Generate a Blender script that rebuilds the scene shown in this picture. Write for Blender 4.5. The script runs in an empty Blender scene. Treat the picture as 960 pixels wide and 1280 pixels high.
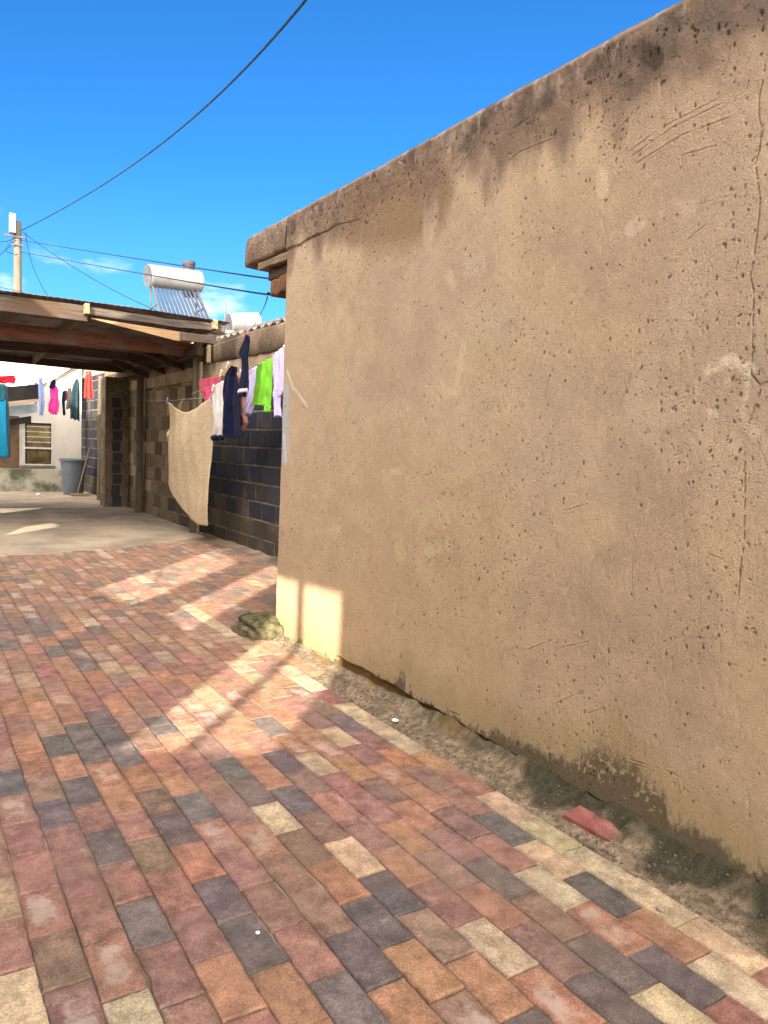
import bpy, bmesh, math, random
import numpy as np
from mathutils import Vector, Matrix

random.seed(7); rng = np.random.default_rng(11)
S = bpy.context.scene
COL = S.collection
R = math.radians

# ------------------------------------------------------------------ camera
CAM_H, F, YAW, PITCH, ROLL = 1.35, 955.0, 32.2, -4.8, 2.3
_y, _p, _r = R(YAW), R(PITCH), R(ROLL)
FW = np.array([math.sin(_y)*math.cos(_p), math.cos(_y)*math.cos(_p), math.sin(_p)])
RT = np.array([math.cos(_y), -math.sin(_y), 0.0]); UP = np.cross(RT, FW)
RT, UP = RT*math.cos(_r)+UP*math.sin(_r), UP*math.cos(_r)-RT*math.sin(_r)
CO = np.array([0, 0, CAM_H])
cd = bpy.data.cameras.new('camera'); cam = bpy.data.objects.new('camera', cd); COL.objects.link(cam)
mw = Matrix(((RT[0], UP[0], -FW[0], 0), (RT[1], UP[1], -FW[1], 0), (RT[2], UP[2], -FW[2], CAM_H), (0, 0, 0, 1)))
cam.matrix_world = mw
cd.sensor_fit = 'VERTICAL'; cd.sensor_height = 36.0; cd.lens = 36.0*F/1280.0
cd.clip_start = 0.05; cd.clip_end = 2000
S.camera = cam

def ray(px, py):
    return FW*F + RT*(px-480) + UP*(640-py)
def gx(px, py, z=0.0):                  # point of the plane z = const
    d = ray(px, py); return CO + d*((z-CAM_H)/d[2])
def ax(px, py, x):                      # point of the plane x = const
    d = ray(px, py); return CO + d*(x/d[0])
def ay(px, py, y):                      # point of the plane y = const
    d = ray(px, py); return CO + d*(y/d[1])

# ------------------------------------------------------------------ sky, sun, exposure
SUN_AZ, SUN_EL = 41.4, 24.0             # where the light travels to (clockwise from +Y), elevation
SKY_STRENGTH, SUN_STRENGTH, EXPOSURE = 0.12, 3.1, 2.36
W = bpy.data.worlds.new('World'); S.world = W; W.use_nodes = True
nt = W.node_tree; nt.nodes.clear()
def N(t, **k):
    n = nt.nodes.new(t)
    for a, b in k.items(): setattr(n, a, b)
    return n
def wmath(op, a, b=None, c=None, clamp=False):
    n = N('ShaderNodeMath', operation=op); n.use_clamp = clamp
    for i, v in enumerate((a, b, c)):
        if v is None: continue
        if isinstance(v, (int, float)): n.inputs[i].default_value = v
        else: nt.links.new(v, n.inputs[i])
    return n.outputs[0]
sky = N('ShaderNodeTexSky', sky_type='NISHITA'); sky.sun_disc = False
sky.sun_elevation = R(SUN_EL); sky.sun_rotation = R(SUN_AZ+180)
sky.altitude = 1400; sky.air_density = 1.0; sky.dust_density = 0.6; sky.ozone_density = 2.0
tint = N('ShaderNodeMix', data_type='RGBA', blend_type='MULTIPLY'); tint.inputs[0].default_value = 1
nt.links.new(sky.outputs[0], tint.inputs[6]); tint.inputs[7].default_value = (0.066, 0.243, 0.400, 1)
tc = N('ShaderNodeTexCoord'); sep = N('ShaderNodeSeparateXYZ'); nt.links.new(tc.outputs['Generated'], sep.inputs[0])
dx, dy, dz = sep.outputs
# low clouds near the horizon
mp = N('ShaderNodeMapping'); mp.inputs['Scale'].default_value = (5.0, 5.0, 13.0); mp.inputs['Location'].default_value = (0.35, 0.1, 0.2)
nt.links.new(tc.outputs['Generated'], mp.inputs[0])
cn = N('ShaderNodeTexNoise'); cn.inputs['Scale'].default_value = 1.6; cn.inputs['Detail'].default_value = 6; cn.inputs['Roughness'].default_value = 0.55
nt.links.new(mp.outputs[0], cn.inputs['Vector'])
def smooth(v, lo, hi):
    n = N('ShaderNodeMapRange', interpolation_type='SMOOTHSTEP')
    nt.links.new(v, n.inputs[0]); n.inputs[1].default_value = lo; n.inputs[2].default_value = hi
    return n.outputs[0]
low = wmath('SUBTRACT', 1.0, smooth(dz, 0.10, 0.30))
thr = wmath('ADD', cn.outputs[0], wmath('MULTIPLY', low, 0.16))
cloud = wmath('MULTIPLY', wmath('MULTIPLY', smooth(thr, 0.66, 0.82), low), 0.85)
# unseen bright bank added on the sun's side of the sky to lift the shade
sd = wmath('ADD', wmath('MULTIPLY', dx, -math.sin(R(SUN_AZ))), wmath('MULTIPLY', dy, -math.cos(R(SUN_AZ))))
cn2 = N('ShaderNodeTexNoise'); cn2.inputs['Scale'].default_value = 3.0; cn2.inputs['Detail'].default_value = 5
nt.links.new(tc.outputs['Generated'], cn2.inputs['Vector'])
fill_bank = wmath('MULTIPLY', smooth(wmath('ADD', sd, wmath('MULTIPLY', wmath('SUBTRACT', cn2.outputs[0], 0.5), 0.6)), -0.02, 0.40), 0.95)
hz = N('ShaderNodeMix', data_type='RGBA'); nt.links.new(wmath('MULTIPLY', wmath('SUBTRACT', 1.0, smooth(dz, 0.02, 0.34)), 0.40), hz.inputs[0]); nt.links.new(tint.outputs[2], hz.inputs[6]); hz.inputs[7].default_value = (0.62, 1.35, 1.95, 1)
m1 = N('ShaderNodeMix', data_type='RGBA'); nt.links.new(cloud, m1.inputs[0]); nt.links.new(hz.outputs[2], m1.inputs[6]); m1.inputs[7].default_value = (2.45, 2.6, 2.75, 1)
m2 = N('ShaderNodeMix', data_type='RGBA'); nt.links.new(fill_bank, m2.inputs[0]); nt.links.new(m1.outputs[2], m2.inputs[6]); m2.inputs[7].default_value = (17.5, 15.7, 14.0, 1)
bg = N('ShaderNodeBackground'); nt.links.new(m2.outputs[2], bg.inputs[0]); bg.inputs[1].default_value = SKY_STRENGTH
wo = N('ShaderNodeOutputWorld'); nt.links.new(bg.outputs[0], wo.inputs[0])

sl = bpy.data.lights.new('sun', 'SUN'); sl.energy = SUN_STRENGTH; sl.angle = R(0.45); sl.color = (1.0, 0.90, 0.74)
sun = bpy.data.objects.new('sun', sl); COL.objects.link(sun)
LD = Vector((math.sin(R(SUN_AZ))*math.cos(R(SUN_EL)), math.cos(R(SUN_AZ))*math.cos(R(SUN_EL)), -math.sin(R(SUN_EL))))
sun.rotation_euler = LD.to_track_quat('-Z', 'Y').to_euler(); sun.location = (-20, -20, 20)
S.view_settings.view_transform = 'Standard'; S.view_settings.look = 'None'
S.view_settings.exposure = EXPOSURE; S.view_settings.gamma = 1; S.view_settings.use_curve_mapping = False
S.cycles.use_denoising = True; S.cycles.max_bounces = 6; S.cycles.diffuse_bounces = 4
S.cycles.sample_clamp_indirect = 6

# ------------------------------------------------------------------ materials
class MT:
    def __init__(s, name):
        s.m = bpy.data.materials.new(name); s.m.use_nodes = True; s.t = s.m.node_tree
        s.b = s.t.nodes['Principled BSDF']; s.tc = s.n('ShaderNodeTexCoord')
    def n(s, t, **k):
        n = s.t.nodes.new(t)
        for a, b in k.items(): setattr(n, a, b)
        return n
    def l(s, a, b): s.t.links.new(a, b)
    def noise(s, scale, detail=4, rough=0.55, stretch=None, coord='Object'):
        n = s.n('ShaderNodeTexNoise'); n.inputs['Scale'].default_value = scale; n.inputs['Detail'].default_value = detail; n.inputs['Roughness'].default_value = rough
        if stretch:
            m = s.n('ShaderNodeMapping'); m.inputs['Scale'].default_value = stretch; s.l(s.tc.outputs[coord], m.inputs[0]); s.l(m.outputs[0], n.inputs['Vector'])
        else: s.l(s.tc.outputs[coord], n.inputs['Vector'])
        return n.outputs[0]
    def ramp(s, v, lo, hi, a=0.0, b=1.0):
        n = s.n('ShaderNodeMapRange'); n.interpolation_type = 'SMOOTHSTEP'; s.l(v, n.inputs[0])
        for i, q in enumerate((lo, hi, a, b)): n.inputs[i+1].default_value = q
        return n.outputs[0]
    def mix(s, f, a, b, mode='MIX'):
        n = s.n('ShaderNodeMix', data_type='RGBA', blend_type=mode)
        for i, v in ((0, f), (6, a), (7, b)):
            if isinstance(v, (int, float)): n.inputs[i].default_value = v
            elif isinstance(v, tuple): n.inputs[i].default_value = (*v[:3], 1)
            else: s.l(v, n.inputs[i])
        return n.outputs[2]
    def attr(s, name='Col'):
        n = s.n('ShaderNodeAttribute', attribute_name=name); return n.outputs['Color']
    def bump(s, v, dist=0.004, strength=1.0):
        n = s.n('ShaderNodeBump'); n.inputs['Strength'].default_value = strength; n.inputs['Distance'].default_value = dist
        s.l(v, n.inputs['Height']); s.l(n.outputs[0], s.b.inputs['Normal'])
    def done(s, col, rough=0.8, metal=0.0, spec=0.12):
        if isinstance(col, tuple): s.b.inputs['Base Color'].default_value = (*col[:3], 1)
        else: s.l(col, s.b.inputs['Base Color'])
        if isinstance(rough, (int, float)): s.b.inputs['Roughness'].default_value = rough
        else: s.l(rough, s.b.inputs['Roughness'])
        s.b.inputs['Metallic'].default_value = metal; s.b.inputs['Specular IOR Level'].default_value = spec
        return s.m
def simple(name, c, c2=None, scale=8, rough=0.8, bump=0.002, bscale=60, metal=0.0, stretch=None, spec=0.12, lo=0.35, hi=0.65):
    m = MT(name); c2 = c2 or tuple(x*0.7 for x in c)
    f = m.ramp(m.noise(scale, 5, stretch=stretch), lo, hi)
    if bump: m.bump(m.noise(bscale, 4, stretch=stretch), bump)
    return m.done(m.mix(f, c, c2), rough, metal, spec)
def vcol(name, rough=0.85, fine=120, amount=0.35, bump=0.0015, bscale=150, spec=0.1):
    m = MT(name)
    f = m.ramp(m.noise(fine, 3), 0.3, 0.7, 1-amount, 1+amount*0.6)
    c = m.n('ShaderNodeVectorMath', operation='SCALE'); m.l(m.attr(), c.inputs[0]); m.l(f, c.inputs['Scale'])
    m.bump(m.noise(bscale, 5, 0.65), bump)
    return m.done(c.outputs[0], rough, 0, spec)
def wood(name, c, c2, axis=0, rough=0.85, c3=None):
    st = [14, 14, 14]; st[axis] = 0.9
    m = MT(name); g = m.noise(3.0, 6, 0.65, tuple(st))
    col = m.mix(m.ramp(g, 0.35, 0.68), c, c2)
    if c3: col = m.mix(m.ramp(m.noise(2.2, 4), 0.48, 0.66), col, c3)
    m.bump(g, 0.008); return m.done(col, rough)
def cloth_mat(name, c, c2=None, rough=0.95, weave=500, scale=9):
    m = MT(name); c2 = c2 or tuple(x*0.82 for x in c)
    m.bump(m.noise(weave, 2), 0.0012)
    m.b.inputs['Sheen Weight'].default_value = 0.03
    return m.done(m.mix(m.ramp(m.noise(scale, 4), 0.35, 0.7), c, c2), rough, 0, 0.05)

# ------------------------------------------------------------------ mesh helpers
def link(o, parent=None):
    COL.objects.link(o)
    if parent is not None: o.parent = parent
    return o
def raw(name, V, Fs, mat, parent=None, smooth=False, col=None, uv=None):
    me = bpy.data.meshes.new(name); me.from_pydata([tuple(map(float, v)) for v in V], [], [tuple(int(i) for i in f) for f in Fs]); me.update()
    if smooth: me.polygons.foreach_set('use_smooth', [True]*len(me.polygons))
    if col is not None:
        a = me.color_attributes.new('Col', 'FLOAT_COLOR', 'POINT')
        c = np.ones((len(V), 4), np.float32); c[:, :col.shape[1]] = col; a.data.foreach_set('color', c.ravel())
    me.materials.append(mat)
    return link(bpy.data.objects.new(name, me), parent)
def grid_mesh(name, P, mat, parent=None, smooth=True, col=None, flip=False):
    """P: (n,m,3) array of points -> one fast quad sheet"""
    n, m = P.shape[:2]; me = bpy.data.meshes.new(name)
    idx = np.arange(n*m).reshape(n, m)
    q = np.stack([idx[:-1, :-1], idx[1:, :-1], idx[1:, 1:], idx[:-1, 1:]], -1).reshape(-1, 4)
    if flip: q = q[:, ::-1]
    me.vertices.add(n*m); me.vertices.foreach_set('co', P.reshape(-1).astype(np.float32))
    me.loops.add(q.size); me.loops.foreach_set('vertex_index', q.reshape(-1).astype(np.int32))
    me.polygons.add(len(q)); me.polygons.foreach_set('loop_start', (np.arange(len(q))*4).astype(np.int32))
    me.polygons.foreach_set('loop_total', np.full(len(q), 4, np.int32)) if False else None
    me.update(calc_edges=True)
    me.polygons.foreach_set('use_smooth', np.full(len(q), smooth))
    if col is not None:
        a = me.color_attributes.new('Col', 'FLOAT_COLOR', 'POINT'); c = np.ones((n*m, 4), np.float32)
        c[:, :3] = col.reshape(-1, 3); a.data.foreach_set('color', c.ravel())
    me.materials.append(mat)
    return link(bpy.data.objects.new(name, me), parent)
class MB:
    def __init__(s): s.V = []; s.F = []
    def add(s, V, Fs):
        o = len(s.V); s.V += [tuple(map(float, v)) for v in V]; s.F += [tuple(i+o for i in f) for f in Fs]; return s
    def box(s, a, b, bev=0.0):
        bm = bmesh.new(); bmesh.ops.create_cube(bm, size=1)
        a, b = Vector(a), Vector(b)
        for v in bm.verts: v.co = Vector([a[i]+(v.co[i]+.5)*(b[i]-a[i]) for i in range(3)])
        return s._bm(bm, bev)
    def _bm(s, bm, bev=0.0):
        if bev: bmesh.ops.bevel(bm, geom=bm.edges[:], offset=bev, segments=2, affect='EDGES', profile=0.5)
        bm.verts.index_update()
        s.add([v.co[:] for v in bm.verts], [[v.index for v in f.verts] for f in bm.faces]); bm.free(); return s
    def beam(s, p, q, w, h, bev=0.004, up=(0, 0, 1), warp=0.0):
        p, q = Vector(p), Vector(q); d = (q-p); L = d.length; d.normalize(); u = Vector(up)
        sx = d.cross(u).normalized(); uu = sx.cross(d)
        bm = bmesh.new(); bmesh.ops.create_cube(bm, size=1)
        if warp: bmesh.ops.subdivide_edges(bm, edges=[e for e in bm.edges if abs((e.verts[0].co-e.verts[1].co).y) > .5], cuts=10)
        ph = random.random()*9
        for v in bm.verts:
            t = v.co.y+.5; wv = warp*math.sin(t*7+ph)*.5+warp*.5*math.sin(t*17+ph)+ (random.uniform(-1, 1)*warp*.35 if warp else 0)
            v.co = p+d*(L*t)+sx*(v.co.x*w)+uu*(v.co.z*h+wv)
        return s._bm(bm, bev)
    def tube(s, pts, r, n=8, cap=True):
        pts = [Vector(p) for p in pts]; rs = r if isinstance(r, (list, tuple)) else [r]*len(pts)
        V = []; Fs = []; up = Vector((0, 0, 1))
        for i, p in enumerate(pts):
            d = (pts[min(i+1, len(pts)-1)]-pts[max(i-1, 0)]).normalized()
            if abs(d.dot(up)) > .95: up = Vector((1, 0, 0))
            a = d.cross(up).normalized(); b = a.cross(d)
            V += [p+a*(rs[i]*math.cos(2*math.pi*k/n))+b*(rs[i]*math.sin(2*math.pi*k/n)) for k in range(n)]
        for i in range(len(pts)-1):
            for k in range(n):
                k2 = (k+1) % n; Fs.append((i*n+k, i*n+k2, (i+1)*n+k2, (i+1)*n+k))
        if cap: Fs.append(tuple(range(n))[::-1]); Fs.append(tuple((len(pts)-1)*n+k for k in range(n)))
        return s.add(V, Fs)
    def lathe(s, prof, n=24, c=(0, 0, 0)):
        V = [(c[0]+r*math.cos(2*math.pi*k/n), c[1]+r*math.sin(2*math.pi*k/n), c[2]+z) for r, z in prof for k in range(n)]
        Fs = [(i*n+k, i*n+(k+1) % n, (i+1)*n+(k+1) % n, (i+1)*n+k) for i in range(len(prof)-1) for k in range(n)]
        return s.add(V, Fs)
    def prism(s, poly, axis, a, b):
        """poly: 2D points in the two other axes (order kept), extruded along axis from a to b"""
        def P(u, v, w):
            return {'x': (w, u, v), 'y': (u, w, v), 'z': (u, v, w)}[axis]
        n = len(poly); V = [P(u, v, a) for u, v in poly]+[P(u, v, b) for u, v in poly]
        return s.add(V, [tuple(range(n)), tuple(range(2*n-1, n-1, -1))]+[(i, i+n, (i+1) % n+n, (i+1) % n) for i in range(n)])
    def build(s, name, mat, parent=None, smooth=False):
        o = raw(name, s.V, s.F, mat, parent, smooth)
        bm = bmesh.new(); bm.from_mesh(o.data); bmesh.ops.recalc_face_normals(bm, faces=bm.faces[:]); bm.to_mesh(o.data); bm.free()
        if smooth:
            o.data.set_sharp_from_angle(angle=R(40))
        return o
def tag(o, label=None, cat=None, group=None, kind=None):
    for k, v in (('label', label), ('category', cat), ('group', group), ('kind', kind)):
        if v: o[k] = v
    return o
def thing(name, loc, label, cat, group=None, rz=0.0):
    o = bpy.data.objects.new(name, None); o.empty_display_size = 0.2; COL.objects.link(o); o.location = loc; o.rotation_euler = (0, 0, rz)
    return tag(o, label, cat, group)
def rebase(o):
    """children were modelled in world space: shift them under their empty"""
    bpy.context.view_layer.update(); inv = o.matrix_world.inverted()
    for c in o.children: c.matrix_parent_inverse = inv
    return o

def vnoise(u, v, s, seed, octaves=4, gain=0.5):
    """smooth value noise on arrays u, v with feature size s"""
    out = 0; amp = 1; tot = 0
    for k in range(octaves):
        g = np.random.default_rng(seed*31+k).random((257, 257))
        a, b = u/s+17.3*k+40, v/s+9.1*k+40
        i, j = np.floor(a).astype(int), np.floor(b).astype(int); fa, fb = a-i, b-j
        fa = fa*fa*(3-2*fa); fb = fb*fb*(3-2*fb); i %= 256; j %= 256
        out = out+amp*((g[i, j]*(1-fa)+g[i+1, j]*fa)*(1-fb)+(g[i, j+1]*(1-fa)+g[i+1, j+1]*fa)*fb)
        tot += amp; amp *= gain; s *= 0.5
    return out/tot
def sst(x, a, b):
    t = np.clip((x-a)/(b-a), 0, 1); return t*t*(3-2*t)

# ------------------------------------------------------------------ the ground
XW = 2.217                                # face of the big plastered wall
Y_END = 4.9                               # its far corner
XB = 3.68                                 # face of the block boundary wall
# soil sheet to the horizon
soil = simple('soil', (0.17, 0.13, 0.095), (0.10, 0.08, 0.06), 6, 0.95, 0.01, 40)
gb = MB(); gb.add([(-700, -700, -0.045), (700, -700, -0.045), (700, 900, -0.045), (-700, 900, -0.045)], [(0, 1, 2, 3)])
tag(gb.build('ground', soil), kind='structure')

# paving: every brick modelled, one sheet
PAL = {'O': (0.365, 0.180, 0.108), 'P': (0.305, 0.148, 0.122), 'V': (0.235, 0.128, 0.118), 'D': (0.110, 0.104, 0.109),
       'M': (0.225, 0.142, 0.105), 'Y': (0.52, 0.41, 0.265), 'W': (0.31, 0.160, 0.115), 'T': (0.38, 0.265, 0.165)}
BW, BL, X00 = 0.115, 0.231, 0.270
picks = '''640 1005 Y|695 1037.5 Y|757.5 1077.5 Y|830 1122.5 Y|912.5 1177.5 Y|587.5 977.5 W|545 950 O|507.5 927.5 Y|485 912.5 Y
692.5 1067.5 Y|760 1115 D|840 1167.5 O|925 1225 Y|635 1032.5 D|575 1000 V|502.5 945 O
635 1065 W|700 1110 Y|780 1162.5 O|862.5 1225 D|930 1267.5 P|580 1025 V|497.5 967.5 O
625 1095 D|695 1140 M|775 1202.5 D|855 1257.5 Y|572.5 1055 V|522.5 1020 W|485 1020 V
620 1132.5 W|687.5 1190 V|775 1255 D|557.5 1082.5 V|510 1045 O
555 1127.5 V|620 1180 Y|695 1245 O|507.5 1082.5 O
495 1115 D|547.5 1167.5 M|610 1225 O
530 1210 O|590 1260 M|510 1250 O
340 1022 Y|437 1070 Y|390 952 Y|417 917 Y|287 1227 Y|172 1262 Y|32 1245 Y
77 925 P|42 910 P|127 922 D|102 940 D|62 937 D|150 947 D|170 930 M|30 960 O|75 960 O|117 970 O|10 935 D|5 980 D
42 987 M|87 992 D|135 997 O|165 975 O|210 977 O|55 1020 D|107 1022 P|160 1030 P|185 1002 M|237 1005 D|210 1037 D|260 1047 W
287 1015 V|255 982 P|305 990 D|327 970 O|375 977 V|360 1000 D|352 952 D|420 980 P|415 1007 P|460 1002 V|440 957 O|450 935 V
400 1032 M|377 1062 M|320 1050 O|455 1042 V|357 1092 W|420 1100 O|300 1087 V|240 1077 O|217 1115 W|185 1070 M|127 1060 D|150 1105 P|95 1097 P|75 1055 P
185 1155 D|280 1127 D|245 1167 V|117 1147 P|340 1135 M|405 1145 M|460 1145 D|380 1190 P|440 1200 D|315 1177 D|360 1245 O|215 1220 V|142 1205 W
52 1140 P|75 1192 M|97 1250 V|40 1092 P|22 1050 P|15 1185 P|10 1115 T|235 1270 W|440 1250 D|315 1270 O|300 1230 O|480 1160 D'''.replace('\n', '|').split('|')
rows = {}
for s in picks:
    a, b, c = s.split(); p = gx(float(a), float(b)); rows.setdefault(int(math.floor((p[0]-X00)/BW)), []).append((p[1], c))
bV, bF, bC = [], [], []
def brick(x0, x1, y0, y1, col, lift, tilt, amp=0.0022, top=0.0, frame=None):
    """one fired brick: jittered outline, worn arris, faint tilt"""
    nx, ny = 5, 8
    pts = [(x0+(x1-x0)*i/nx, y0) for i in range(nx)]+[(x1, y0+(y1-y0)*i/ny) for i in range(ny)]+[(x1-(x1-x0)*i/nx, y1) for i in range(nx)]+[(x0, y1-(y1-y0)*i/ny) for i in range(ny)]
    cx, cy = (x0+x1)/2, (y0+y1)/2; n = len(pts); o = len(bV)
    J = [(random.uniform(-amp, amp), random.uniform(-amp, amp)) for _ in pts]
    if random.random() < 0.25:
        k = random.randrange(n); ch = random.uniform(.003, .010)
        for q in (-1, 0, 1):
            px, py = pts[(k+q) % n]; l = math.hypot(cx-px, cy-py); J[(k+q) % n] = ((cx-px)/l*ch*(1 if q == 0 else .5), (cy-py)/l*ch*(1 if q == 0 else .5))
    z = lambda x, y: top+lift+(x-cx)*tilt[0]+(y-cy)*tilt[1]
    for (ins, dz) in ((0, -0.04), (0.0005, -0.0055), (0.0025, -0.0012), (0.0055, 0.0)):
        for (px, py), (jx, jy) in zip(pts, J):
            x, y = px+jx, py+jy; hx, hy = cx-x, cy-y
            x += math.copysign(min(ins, abs(hx)), hx) if abs(hx) > (x1-x0)*.3 else 0
            y += math.copysign(min(ins, abs(hy)), hy) if abs(hy) > (y1-y0)*.3 else 0
            bV.append((x, y, z(x, y)+dz)); bC.append((*col, 0.0))
    for r in range(3):
        for i in range(n): bF.append((o+r*n+i, o+r*n+(i+1) % n, o+(r+1)*n+(i+1) % n, o+(r+1)*n+i))
    # worn face: an inner ring and a centre with a tone of their own (flash marks, lime bloom)
    bl0 = len(bC); cb = np.array(col); kind = random.random(); bloom = cb[0] > .22 and cb[0] < .36 and kind < .22
    oc_ = (random.uniform(-.022, .022), random.uniform(-.055, .055)); gr = random.uniform(-.22, .22)
    for f in (.72, .42):
        for i in range(n):
            x, y, _ = bV[o+3*n+i]; x = cx+(x-cx)*f+oc_[0]*(1-f); y = cy+(y-cy)*f+oc_[1]*(1-f)
            t = cb*(1+gr*(y-cy)/(y1-y0)*2*f)*random.uniform(.88, 1.10)
            bV.append((x, y, z(x, y)-random.uniform(0, .0008))); bC.append((*t, (1.0 if f < .5 else .45) if bloom else 0.0))
    for r in (3, 4):
        for i in range(n): bF.append((o+r*n+i, o+r*n+(i+1) % n, o+(r+1)*n+(i+1) % n, o+(r+1)*n+i))
    bF.append(tuple(o+5*n+i for i in range(n)))
    for i in range(3*n, 4*n): bC[o+i] = (*(cb*random.uniform(.78, .98)), 0.0)
    for i in range(n, 3*n): bC[o+i] = (*(cb*.92), 0.0)
def concrete_edge(x):                   # where the paving stops against the old slab
    return 9.12+0.40*(x-0.9)+0.10*math.sin(x*2.1)+0.05*math.sin(x*7.3+1)
def stretch(t): return t if t < 3.0 else 3.0+(t-3.0)*1.06+.055*min(t-3.0, 2.0)*(t-3.0)/2 if t < 5 else 3.0+2.12+.11+(t-5)*1.18
for k in range(-30, 29):
    xa = X00+k*BW; xb = xa+BW
    if xa < -2.9 or xb > XB-0.12: continue
    y_lo = -3.2 if xb < XW-0.15 else 4.80+0.4*max(0, 2.35-xa)
    y_hi = min(concrete_edge((xa+xb)/2), 9.95)
    if k == 15: y_lo = 3.98
    if k > 15: y_lo = max(y_lo, 4.92)
    if k in rows:
        ph = np.array([c-BL/2 for c, _ in rows[k]])*2*math.pi/BL; phase = math.atan2(np.sin(ph).mean(), np.cos(ph).mean())*BL/(2*math.pi)
    else: phase = (k % 2)*BL/2+random.uniform(-.02, .02)
    j0 = math.floor((y_lo-phase)/BL); j1 = math.ceil((min(y_hi, 10)-phase)/BL)
    for j in range(j0, j1):
        ya, yb = stretch(phase+j*BL), stretch(phase+(j+1)*BL)
        ya, yb = max(ya, y_lo), min(yb, y_hi)
        if yb-ya < 0.05: continue
        c = None
        for yc, t in rows.get(k, []):
            if abs(yc-(ya+yb)/2) < BL*0.42: c = t
        if c is None:
            far = yb > 3.6
            c = random.choices('OPVDMYWT', (36, 20, 8, 17, 8, 2.2, 4, 6) if far else (26, 20, 15, 14, 14, 2, 5, 2))[0]
            if k == 14 and ya > 3.6 and random.random() < .5: c = 'Y'
            if k in (14, 13, 15) and 4.2 < ya < 5.2 and random.random() < .45: c = 'T'
        if c in 'DV' and 3.2 < ya < 5.2 and xa > .9 and random.random() < .75: c = random.choice('OPTT')
        b = np.array(PAL[c]); w = random.uniform(.85, 1.15); b = b*.74+np.array((.245, .168, .128))*.26; b = b*w*(1+np.array([random.uniform(-.07, .07), random.uniform(-.05, .05), random.uniform(-.05, .05)]))
        if ya > 3.4:                     # the older end of the yard is duller and dustier
            f = min(1, (ya-3.4)/3)*0.30; b = b*(1-f)+np.array((0.30, 0.205, 0.14))*f
        g = 0.0022; gx_ = 0.0012
        brick(xa+gx_, xb-gx_, ya+g, yb-g, tuple(b), random.gauss(0, .0013), (random.uniform(-.012, .012), random.gauss(0, .012)))
pm = MT('paving_brick')
sp = pm.ramp(pm.noise(170, 3, 0.7), 0.30, 0.72, 0.68, 1.28)
blot = pm.ramp(pm.noise(13, 6, 0.7), 0.28, 0.74, 0.62, 1.36)
sc1 = pm.n('ShaderNodeVectorMath', operation='SCALE'); pm.l(pm.attr(), sc1.inputs[0]); pm.l(sp, sc1.inputs['Scale'])
sc2 = pm.n('ShaderNodeVectorMath', operation='SCALE'); pm.l(sc1.outputs[0], sc2.inputs[0]); pm.l(blot, sc2.inputs['Scale'])
pa = pm.n('ShaderNodeAttribute', attribute_name='Col'); pe_ = pm.n('ShaderNodeMath', operation='MULTIPLY_ADD'); pm.l(pa.outputs['Alpha'], pe_.inputs[0]); pe_.inputs[1].default_value = .20; pm.l(pm.noise(11, 8, 0.74), pe_.inputs[2]); eff = pm.ramp(pe_.outputs[0], 0.56, 0.76, 0, 0.62)             # lime bloom
c1 = pm.mix(eff, sc2.outputs[0], (0.44, 0.37, 0.31))
dirt = pm.ramp(pm.noise(2.3, 6, 0.62), 0.46, 0.72, 0, 0.50)
c2 = pm.mix(dirt, c1, (0.20, 0.145, 0.105))
fl = pm.ramp(pm.noise(330, 2), 0.70, 0.76, 0, 0.55); c3 = pm.mix(fl, c2, (0.07, 0.055, 0.05))
wf = pm.ramp(pm.noise(60, 6, 0.75), 0.72, 0.76, 0, 0.7); c4 = pm.mix(wf, c3, (0.62, 0.58, 0.55))
ba = pm.n('ShaderNodeMath', operation='ADD'); pm.l(pm.noise(210, 5, 0.7), ba.inputs[0]); pm.l(pm.noise(35, 4, 0.6), ba.inputs[1])
pm.bump(ba.outputs[0], 0.0032); pave_m = pm.done(c4, 0.78, 0, 0.16)
paving = raw('paving', bV, bF, pave_m, col=np.array(bC)); tag(paving, kind='structure')
# jointing sand under and between the bricks
jx, jy = np.meshgrid(np.linspace(-3.0, XB+0.02, 340), np.linspace(-3.4, 10.6, 700), indexing='ij')
jz = -0.0070+0.007*(vnoise(jx, jy, 0.9, 3, 3)-0.45)+0.006*(vnoise(jx, jy, 0.09, 5, 3)-0.5)
jm = MT('joint_sand'); jc = jm.mix(jm.ramp(jm.noise(1.1, 4), 0.42, 0.62), (0.12, 0.095, 0.07), (0.30, 0.245, 0.175))
jc = jm.mix(jm.ramp(jm.noise(2.7, 5), 0.60, 0.72, 0, .6), jc, (0.06, 0.065, 0.03)); jm.bump(jm.noise(300, 4), 0.004)
# bare earth strip along the foot of the walls
strip = sst(jx, 1.992, 2.05)*(jy < 5.2)
heap = np.clip((jx-2.0)/0.217, 0, 1)
jz = jz-0.03*strip
st2 = sst(jx, XB-0.22, XB-0.10)*(jy > 5.2); jz = jz*(1-st2)+st2*(0.004+0.05*np.clip((jx-(XB-.2))/.2, 0, 1)*vnoise(jx, jy, .3, 12, 3))
tag(grid_mesh('joint_sand', np.stack([jx, jy, jz], -1), jm.done(jc, 0.95)), kind='structure')
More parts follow.
